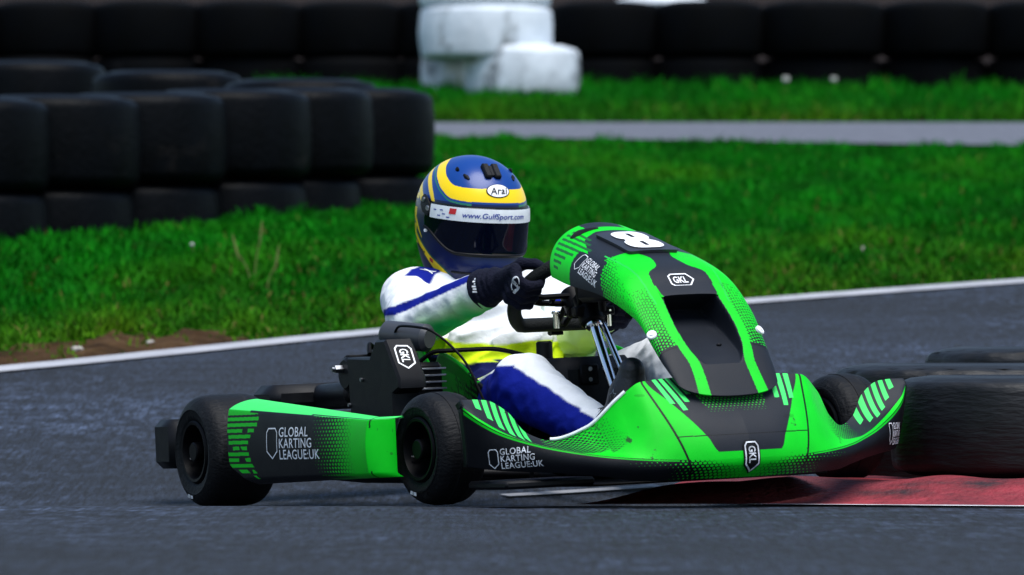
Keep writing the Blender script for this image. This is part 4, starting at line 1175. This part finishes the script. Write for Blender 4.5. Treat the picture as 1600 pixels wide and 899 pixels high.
# trunk
T = reg == 8
band = .374 + .05 * np.clip((.42 - x) / .2, 0, 1) + .010 * wav(Pv, .12)
soft(band - z, YL, T); soft(band - .045 - z, NB, T)
soft(np.minimum(np.minimum(.43 - z, -.125 - y), .30 - x), YL, T)
def armcolour(up, fo, sgn):
    for nm, tk in ((up, 0), (fo, 1)):
        i = [s[0] for s in SEGS].index(nm); a, b = J[SEGS[i][1]], J[SEGS[i][2]]; m = reg == i
        t = seg(Pv, a, b); off = z - (a[2] + (b[2] - a[2]) * t)
        tt = (t + tk) / 2
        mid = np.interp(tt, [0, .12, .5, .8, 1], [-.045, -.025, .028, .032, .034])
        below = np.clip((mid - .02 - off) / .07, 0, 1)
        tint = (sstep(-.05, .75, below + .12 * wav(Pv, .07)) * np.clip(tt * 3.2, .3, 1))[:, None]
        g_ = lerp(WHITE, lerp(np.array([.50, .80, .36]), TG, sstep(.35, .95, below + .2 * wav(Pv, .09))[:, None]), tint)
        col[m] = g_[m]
        yy = m & (below > .92) & (tt < .45); col[yy] = YL
        soft(np.minimum(.0115 - np.abs(off - mid), (y - (a[1] + (b[1] - a[1]) * t)) * sgn + .03), BL, m)
armcolour('ua', 'fa', -1)
i = 2; m = reg == 2; t = seg(Pv, J['lsh'], J['lel']); off = z - (J['lsh'][2] + (J['lel'][2] - J['lsh'][2]) * t)
soft((.075 - np.abs(t - .45 - off * 3)) * .2, BL, m)
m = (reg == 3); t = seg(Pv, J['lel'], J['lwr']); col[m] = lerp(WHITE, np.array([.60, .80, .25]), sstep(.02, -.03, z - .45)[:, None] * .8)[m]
# blue shoulder patch, fluorescent piping down the back seam
sh = ((reg == 0) | (reg == 8)) & (y < -.085)
u_ = (x - .235) * .8 + (y + .150) * .6; v_ = -(x - .235) * .6 + (y + .150) * .8
soft(np.minimum(np.minimum(z - .505, .030 - np.abs(u_)), .058 - np.abs(v_)), BL, sh)
soft(np.minimum(.150 - x, z - .37), np.array([.42, .85, .02]), sh); soft(np.minimum(.136 - x, z - .37), np.array([.05, .06, .09]), sh)
# legs
for th, sn, sgn in (('th', 'shn', -1), ('thl', 'shl', 1)):
    for nm, tk in ((th, 0), (sn, 1)):
        i = [s[0] for s in SEGS].index(nm); a, b = J[SEGS[i][1]], J[SEGS[i][2]]; m = reg == i; t = seg(Pv, a, b)
        off = z - (a[2] + (b[2] - a[2]) * t); so = (y - (a[1] + (b[1] - a[1]) * t)) * sgn; tt = t + tk
        top_ = np.interp(tt, [.38, .5, 1, 2], [.0, .062, .052, .040]) 
        soft(np.minimum(np.minimum((tt - .40) * .3 + .15 * np.clip(off + .01, -.05, .05), top_ - off), so + .02), BL, m)
        if sgn < 0: soft(np.minimum((.17 - tt) * .3, off), YL, m)
        else: soft(np.minimum(.36 - tt, tt - .02) * .3, YL, m)
col *= (1 - .05 * np.clip(wav(Pv, .3), 0, 1))[:, None]
mesh_obj('body', V - BASE, Q, M_suit, person, col=col)

def project(shape, org, xdir, ydir, sdf, off=.0015, L=.008):
    """lay a flat shape on an implicit surface: marches from outside along -normal"""
    V2, F2 = subdivide2d(*shape, L); xd = np.asarray(xdir, float); xd /= np.linalg.norm(xd); yd = np.asarray(ydir, float); yd -= xd * (xd @ yd); yd /= np.linalg.norm(yd)
    n = np.cross(xd, yd); P = np.asarray(org) + V2[:, :1] * xd + V2[:, 1:] * yd + n * .08
    for _ in range(60): P = P - n * (np.clip(sdf(P.astype(np.float32)), -.02, .02) * .8)[:, None]
    ok = np.abs(sdf(P.astype(np.float32))) < .004
    return P + n * off, [f for f in F2 if all(ok[i] for i in f)]
tm = text_mesh('X', .040, .9, .02, align='CENTER'); tm = (tm[0] - (0, .014), tm[1])
P, F2 = project(tm, (.235, -.155, .60), (.6, -.8, -.1), (.75, .55, .25), body_sdf); mesh_obj('shoulder_print', P - BASE, F2, M_white, person, smooth=False)

# ---- gloves
def glove(sg, wr, el):
    an = 163 if sg < 0 else -18
    a0 = R(an); rp = rim_pt(np.array(a0)); outw = E1 * sg; fr = AX; tg = E2
    def ar(th, rho, o):
        th = R(th); return rp + tg * o + rho * (-np.cos(th) * fr + np.sin(th) * outw)
    wr = np.asarray(wr, float); prims = []; fingers = []
    fd = wr - el; fd /= np.linalg.norm(fd)
    for o, l, r0 in ((-.036, .86, .0118), (-.012, 1., .0122), (.012, 1.03, .0124), (.035, .95, .0120)):
        kn = ar(52, .040, o * 1.02)
        prims.append((wr + tg * o * .35 + fd * .012, kn, .0185, .0150))
        pts = [kn, ar(100, .0365, o), ar(150, .0325, o), ar(150 + 62 * l, .0300, o), ar(150 + 105 * l, .0285, o)]
        fingers.append((pts, [r0 + .0025, r0 + .001, r0, r0 - .0008, r0 - .0018]))
    th = [wr + fd * .025 + tg * .022, ar(5, .046, .030), ar(-30, .033, .048), ar(-62, .030, .058)]
    fingers.append((th, [.018, .0155, .0135, .011]))
    cuff = (np.asarray(wr) - fd * .004, np.asarray(wr) + fd * .030, .050, .040)
    def sdf(P):
        d = rcone(P, prims[0][0], prims[0][1], prims[0][2], prims[0][3])
        for p in prims[1:]: d = smin(d, rcone(P, *p), .014)
        d = smin(d, rcone(P, wr - fd * .01, wr + fd * .02, .031, .029), .02)
        d = smin(d, rcone(P, *cuff), .012)
        # ribs of the cuff
        t = (P - np.asarray(cuff[0], np.float32)) @ fd.astype(np.float32)
        d = d - .0018 * np.sin(t * 420) * ((t > -.04) & (t < .05))
        for pts, rr in fingers:
            e = None
            for k in range(len(pts) - 1):
                q = rcone(P, pts[k], pts[k + 1], rr[k], rr[k + 1]); e = q if e is None else smin(e, q, .003)
            d = smin(d, e, .0042)
        return d - .0012 * wav(P, .03)
    c = np.concatenate([[q for f in fingers for q in f[0]], [cuff[0], wr]]); lo, hi = c.min(0) - .06, c.max(0) + .06
    V, Q = surface_nets(sdf, lo, hi, .0034)
    return mesh_obj('glove', V - BASE, Q, M_glove, person), sdf, rp, wr, fd
gl, gs, rp, wr, fd = glove(-1, (.655, -.190, .507), J['rel'].astype(float))
glove(1, J['lwr'].astype(float), J['lel'].astype(float))
# swirl mark on the knuckles and small word on the wrist strap
aa = np.linspace(0, 1, 40); sw_ = np.stack([.0072 * np.sin(aa * 6.28), .0115 * (aa * 2 - 1)], 1)
nrm2 = np.gradient(sw_, axis=0); nrm2 = np.stack([-nrm2[:, 1], nrm2[:, 0]], 1); nrm2 /= np.linalg.norm(nrm2, axis=1)[:, None]
strip = np.concatenate([sw_ + nrm2 * .0022, sw_ - nrm2 * .0022]); sf = [[i, i + 1, 41 + i, 40 + i] for i in range(39)]
ov = np.stack([.0115 * np.cos(np.linspace(0, 6.283, 24, endpoint=False)), .0145 * np.sin(np.linspace(0, 6.283, 24, endpoint=False))], 1)
P, F2 = project(merge2d((strip, sf), ring2d(ov, ov * .80)), rp + E1 * -.03 + AX * .01 + E2 * .006 , (.45, .55, -.2), (-.15, .45, .88), gs, L=.004)
mesh_obj('glove_print', P - BASE, F2, M_grime, gl, smooth=False)
def marks(n, w, h, gap):
    """a row of small illegible letter-sized marks"""
    return merge2d(*[(np.array([(0, 0), (w, 0), (w, h * (1, .8, 1, .6)[i % 4]), (0, h * (1, .8, 1, .6)[i % 4])]) + (i * (w + gap) - n * (w + gap) / 2, 0), [[0, 1, 2, 3]]) for i in range(n)])
tm = marks(6, .0042, .0085, .0022); P, F2 = project((tm[0], tm[1]), wr + fd * .02 + np.array([0, -.03, .0]), (-.15, .15, .95), (-1, -.25, .0), gs, L=.004)
mesh_obj('glove_print', P - BASE, F2, M_grime, gl, smooth=False)

# ---- boots
def boot(sg, ank, toe):
    ank = np.asarray(ank, float); toe = np.asarray(toe, float); yy = ank[1]
    heel = ank + (.052, 0, -.050); ball = lerp(heel, toe, .70)
    def sdf(P):
        d = rcone(P, ank - (.03, 0, -.012), ank + (.02, 0, -.01), .047, .045)
        d = smin(d, rcone(P, ank + (.01, 0, -.01), ball + (-.018, 0, .0), .044, .036), .03)
        d = smin(d, rcone(P, heel, ball, .036, .040), .025)
        d = smin(d, rcone(P, ball, toe, .040, .031), .02)
        return d
    lo = np.minimum.reduce([ank, toe, heel]) - .08; hi = np.maximum.reduce([ank, toe, heel]) + .08
    V, Q = surface_nets(sdf, lo, hi, .0042)
    dsol = toe - heel; dsol /= np.linalg.norm(dsol); n = np.cross(dsol, (0, 1, 0)); n *= np.sign(n[0])   # sole faces forward
    o = mesh_obj('boot', V - BASE, Q, M_boot, person)
    return o, sdf
bo_, bs = boot(-1, (1.140, -.122, .150), (1.240, -.110, .292))
boot(1, (1.135, .150, .140), (1.245, .140, .272))
# red and white flash along the instep, and a stitched emblem
fl_ = np.array([(0, 0), (.012, -.002), (.014, .09), (.010, .128), (0, .132)]); 
P, F2 = project((fl_, [[0, 1, 2, 3, 4]]), (1.150, -.135, .165), (.80, -.60, 0), (.42, .0, .90), bs, L=.006); mesh_obj('boot_flash', P - BASE, F2, M_white, bo_, smooth=False)
fr_ = np.array([(0, .1325), (.010, .1285), (.024, .150), (.012, .154)])
P, F2 = project((fr_, [[0, 1, 2, 3]]), (1.150, -.135, .165), (.80, -.60, 0), (.42, .0, .90), bs, L=.006); mesh_obj('boot_flash', P - BASE, F2, M_redtag, bo_, smooth=False)
st = np.array([(np.cos(t) * (.012 if k % 2 else .007), np.sin(t) * (.017 if k % 2 else .008)) for k, t in enumerate(np.linspace(0, 6.283, 10, endpoint=False))])
P, F2 = project(ring2d(st, st * .82), (1.232, -.165, .235), (.93, 0, -.37), (.37, 0, .93), bs, L=.006); mesh_obj('boot_emblem', P - BASE, F2, M_steel, bo_, smooth=False)

# ---- helmet
HC = np.array([.200, 0, .694])
def rotm(ax, d):
    return np.array(Matrix.Rotation(R(d), 3, ax))
HR = rotm('Z', -2) @ rotm('Y', 9) @ rotm('X', -3)
def hel_local(az, z, grow=0.):
    """az: 0 forward, positive to the left; z: -.165 .. .152"""
    az = np.asarray(az, float); z = np.asarray(z, float)
    up = np.sqrt(np.clip(1 - (np.clip(z, 0, None) / .1525) ** 2.25, 0, 1))
    dn = np.clip(-z / .165, 0, 1); f = (1 + np.cos(az)) / 2
    low = 1 - lerp(.34, .10, f ** 1.3) * dn ** 2.2
    w_ = np.where(z >= 0, up, low)
    rx = np.where(np.cos(az) > 0, .158 + .006 * dn * f, .166); ry = .131 - .004 * dn
    # superelliptic plan
    c, s_ = np.cos(az), np.sin(az); n = 2.25
    rr = (np.abs(c / (rx + grow)) ** n + np.abs(s_ / (ry + grow)) ** n) ** (-1 / n)
    chin = .012 * sstep(.70, 1.0, np.cos(az)) * np.exp(-((z + .115) / .03) ** 2)
    r = (rr) * w_ + chin
    return np.stack([r * c, r * s_, z + 0 * az], -1)
def hel(az, z, grow=0.): return hel_local(az, z, grow) @ HR.T + HC - BASE
na, nz = 640, 380
uz = np.concatenate([np.linspace(-.165, .10, 250), .10 + .0524999 * np.sin(np.linspace(0, np.pi / 2, 131))[1:]])
ua = np.linspace(-np.pi, np.pi, na, endpoint=False)
A, Zz = np.meshgrid(ua, uz, indexing='ij')
HP = hel_local(A, Zz); AD = np.degrees(A); AA = np.abs(AD)
HB = np.array([.003, .040, .21]); HD = np.array([.0015, .007, .055]); HY = np.array([.88, .60, .002]); HG = np.array([.02, .16, .09])
th = np.degrees(np.arctan2(np.hypot(HP[..., 0], HP[..., 1]), HP[..., 2] + .02))          # angle from the crown
col = np.empty(HP.shape); col[:] = HD
col[Zz > .045] = HB
# yellow horseshoe above the visor sweeping over the top to the back
cen = interp(AA, [0, 25, 45, 62, 80, 110, 180], [59, 59, 56.5, 48, 38, 28, 22]); wid = interp(AA, [0, 30, 60, 90, 130, 180], [6.0, 6.0, 6.2, 6.0, 5.2, 4])
col[np.abs(th - cen) < wid] = HY
col[(np.abs(th - cen - wid - 2.6) < .8) & (AA > 25)] = HG
# two further yellow flames on each side, from the visor hinge up and back
for c1, w1, a0, a1 in ((56, 3.6, 62, 150), (70, 4.2, 72, 165), (86, 3.6, 96, 168)):
    c2 = interp(AA, [a0, a0 + 18, a0 + 40, a1], [c1 + 20, c1 + 2, c1 - 10, c1 - 22]); w2 = interp(AA, [a0, a0 + 14, a0 + 40, a1], [1., w1, w1 * .9, 1.5])
    col[(AA > a0) & (AA < a1) & (np.abs(th - c2) < w2)] = HY
# jagged lettering-like flashes at the back of the side
jz = np.abs(((Zz + .10) / .042) % 1 - .5) * 2
col[(AA > 112) & (AA < 150) & (Zz > -.075) & (Zz < .05) & (np.abs(AA - 128 - 10 * np.sign(jz - .5)) < 7 + 5 * jz)] = HY
# long chin flash running down and forward
zc_ = interp(AA, [38, 62, 95, 130, 165], [-.160, -.128, -.085, -.035, .0]); zw = interp(AA, [38, 55, 80, 120, 165], [.010, .016, .011, .009, .012])
col[(AA > 40) & (np.abs(Zz - zc_) < zw)] = HY
col[(AA > 40) & (np.abs(Zz - zc_ - zw - .004) < .0022)] = HG * .5
col[(AA > 40) & (np.abs(Zz - zc_ + zw + .004) < .003)] = HD * .5
# visor opening is dark inside
VZ0, VZ1 = -.080, .036
vz0 = lambda a: VZ0 + .055 * sstep(35, 84, np.abs(a)) 
col[(AA < 80) & (Zz > vz0(AD) - .006) & (Zz < VZ1 + .004)] = np.array([.002, .002, .003])
hm = mesh_obj('helmet', HP @ HR.T + HC - BASE, grid_faces(na, nz, cu=True), M_shell, person, col=col)
# bottom edge roll and neck
bt_ = hel(ua[::6], np.full(len(ua[::6]), -.165)); 
MB().tube(bt_, .006, 8, close=True).build('edge_trim', M_black, hm)
b = MB(); inn = hel(ua[::6], np.full(len(ua[::6]), -.164)); ctr = inn.mean(0); b.add(np.concatenate([inn, [ctr + (0, 0, .02)]]), [[i, (i + 1) % len(inn), len(inn)] for i in range(len(inn))]); b.build('lining', M_black, hm)
# visor: tinted shell with a white strip along its top
def vis(a, q, g=.0042):
    a = np.asarray(a, float); q = np.asarray(q, float); return hel(np.radians(a), lerp(vz0(a), VZ1, q), g)
VA, VQ = np.meshgrid(np.linspace(-84, 84, 160), np.linspace(0, 1, 60), indexing='ij')
vo = mesh_obj('visor', vis(VA, VQ), grid_faces(160, 60), M_visor, hm); thicken(vo, .003, (1, 0, 0))
rim_ = np.concatenate([vis(np.linspace(-84, 84, 90), np.zeros(90), .0035)]); MB().tube(rim_, .0036, 8).build('visor_seal', M_black, hm)
# strip: constant height band just under the upper edge
def strip_s(a, z): return hel(np.radians(np.asarray(a, float)), np.asarray(z, float), .0058)
SA, SZ = np.meshgrid(np.linspace(-72, 74, 130), np.linspace(.001, .0345, 10), indexing='ij')
so_ = mesh_obj('sun_strip', strip_s(SA, SZ), grid_faces(130, 10), M_strip, vo)
tx = text_mesh('www.GulfSport.com', .0185, 1.12, .012, .15); tv = tx[0] - (0, .0065)
decal('visor_print', (tv, tx[1]), strip_s, -33, .0175, (-.0, 1, 0), (0, 0, 1), M_bluetag, so_, wrap=True, off=.0012, out=(1, 0, 0), L=.006)
decal('visor_print', (np.array([(0, 0), (.019, 0), (.021, .014), (.002, .014)]), [[0, 1, 2, 3]]), strip_s, -46, .0165, (0, 1, 0), (0, 0, 1), M_redtag, so_, wrap=True, off=.0012, out=(1, -1, 0), L=.006)
for k, (a_, z_) in enumerate(((-66, .021), (-60, .008), (-54, .013), (-57, .022), (-49, .006))):
    decal('visor_print', (np.array([(0, 0), (.010, .0), (.011, .0026), (.001, .0026)]), [[0, 1, 2, 3]]), strip_s, a_, z_, (0, 1, 0), (0, 0, 1), M_bluetag, so_, wrap=True, off=.0010, out=(1, -1, 0))
# hinge plates with two screws
for sg in (-1, 1):
    def hp_(a, z): return hel(np.radians(np.asarray(a, float)), np.asarray(z, float), .006)
    pl_ = np.array([(-.022, .026), (-.010, .034), (.006, .026), (.026, .006), (.028, -.012), (.016, -.022), (-.010, -.010), (-.022, .008)])
    h_ = decal('hinge_plate', (pl_ * (1, 1), [list(range(8))]), hp_, 84 * sg, .022, (1, 0, 0), (0, 0, 1), M_black, hm, out=(0, sg, 0), L=.008); thicken(h_, .004, (0, sg, 0))
    for a_, z_ in ((88, .040), (76, .022)):
        p = hel(np.array(R(a_ * sg)), np.array(z_), .004); n_ = p - (HC - BASE); n_[2] = 0; n_ /= np.linalg.norm(n_)
        MB().cyl(p, p + n_ * .007, .0068, 16, bev=.0015).build('screw', M_steel, hm)
    p = hel(np.array(R(80 * sg)), np.array(-.035), .002); n_ = p - (HC - BASE); n_[2] = 0; n_ /= np.linalg.norm(n_); MB().cyl(p, p + n_ * .006, .004, 12).build('screw', M_white, hm)
# maker's oval on the forehead
el_ = np.stack([.029 * np.cos(np.linspace(0, 6.283, 40, endpoint=False)), .0165 * np.sin(np.linspace(0, 6.283, 40, endpoint=False))], 1)
hs = lambda a, z: hel(np.radians(np.asarray(a, float)), np.asarray(z, float))
decal('oval_edge', (el_ * 1.1, [list(range(40))]), hs, 2, .079, (0, 1, 0), (0, 0, 1), M_black, hm, off=.0012, out=(1, 0, .3), L=.006)
decal('oval_badge', (el_, [list(range(40))]), hs, 2, .079, (0, 1, 0), (0, 0, 1), M_white, hm, off=.0022, out=(1, 0, .3), L=.006)
tx = text_mesh('Arai', .0255, .95, .012, .22, align='CENTER', space=1.08); decal('badge_print', (tx[0] - (0, .009), tx[1]), hs, 2, .079, (0, 1, 0), (0, 0, 1), M_black, hm, off=.0032, out=(1, 0, .3), L=.005)
decal('side_print', marks(9, .0042, .0062, .0022), hs, -103, -.088, (.8, -.3, -.45), (.3, 0, .9), M_black, hm, off=.0012, out=(0, -1, 0), L=.004)
decal('side_print', (rrect(.016, .010, .002), [list(range(24))]), hs, -74, -.108, (.8, -.3, -.45), (.3, 0, .9), M_redtag, hm, off=.0012, out=(0, -1, 0), L=.004)
# vents on top
p = hel(np.array(0.), np.array(.122)); 
vb = MB(); Mv = np.eye(4); n_ = p - (HC - BASE); n_ /= np.linalg.norm(n_); yv_ = HR[:, 1]; xv_ = np.cross(yv_, n_); Mv[:3, 0], Mv[:3, 1], Mv[:3, 2], Mv[:3, 3] = xv_, yv_, n_, p
for oy in (-.0125, .0125): vb.box((-.024, oy - .0095, -.006), (.024, oy + .0095, .0095), .004, Mv)
vb.box((-.018, -.006, -.006), (.018, .006, .006), .002, Mv)
vb.build('vent', M_black, hm)
for sg in (-1, 1):
    vb = MB()
    p = hel(np.array(R(38 * sg)), np.array(.112)); q = hel(np.array(R(30 * sg)), np.array(.102)); vb.tube([p, lerp(p, q, .5) * 1.0, q], [.003, .006, .003], 10); vb.build('vent', M_black, hm)
    p = hel(np.array(R(52 * sg)), np.array(.121)); MB().sphere(p, (.009, .004, .008), 12).build('vent', M_black, hm)
p = hel(np.array(R(78)), np.array(-.02), .004); MB().box(p - (.012, .005, .009), p + (.012, .009, .009), .004).build('visor_tab', M_black, hm)
# chin vent line
MB().tube(hs(np.linspace(-42, 42, 40), np.full(40, -.128)) + (.002, 0, 0), .0028, 8).build('chin_vent', M_black, hm)
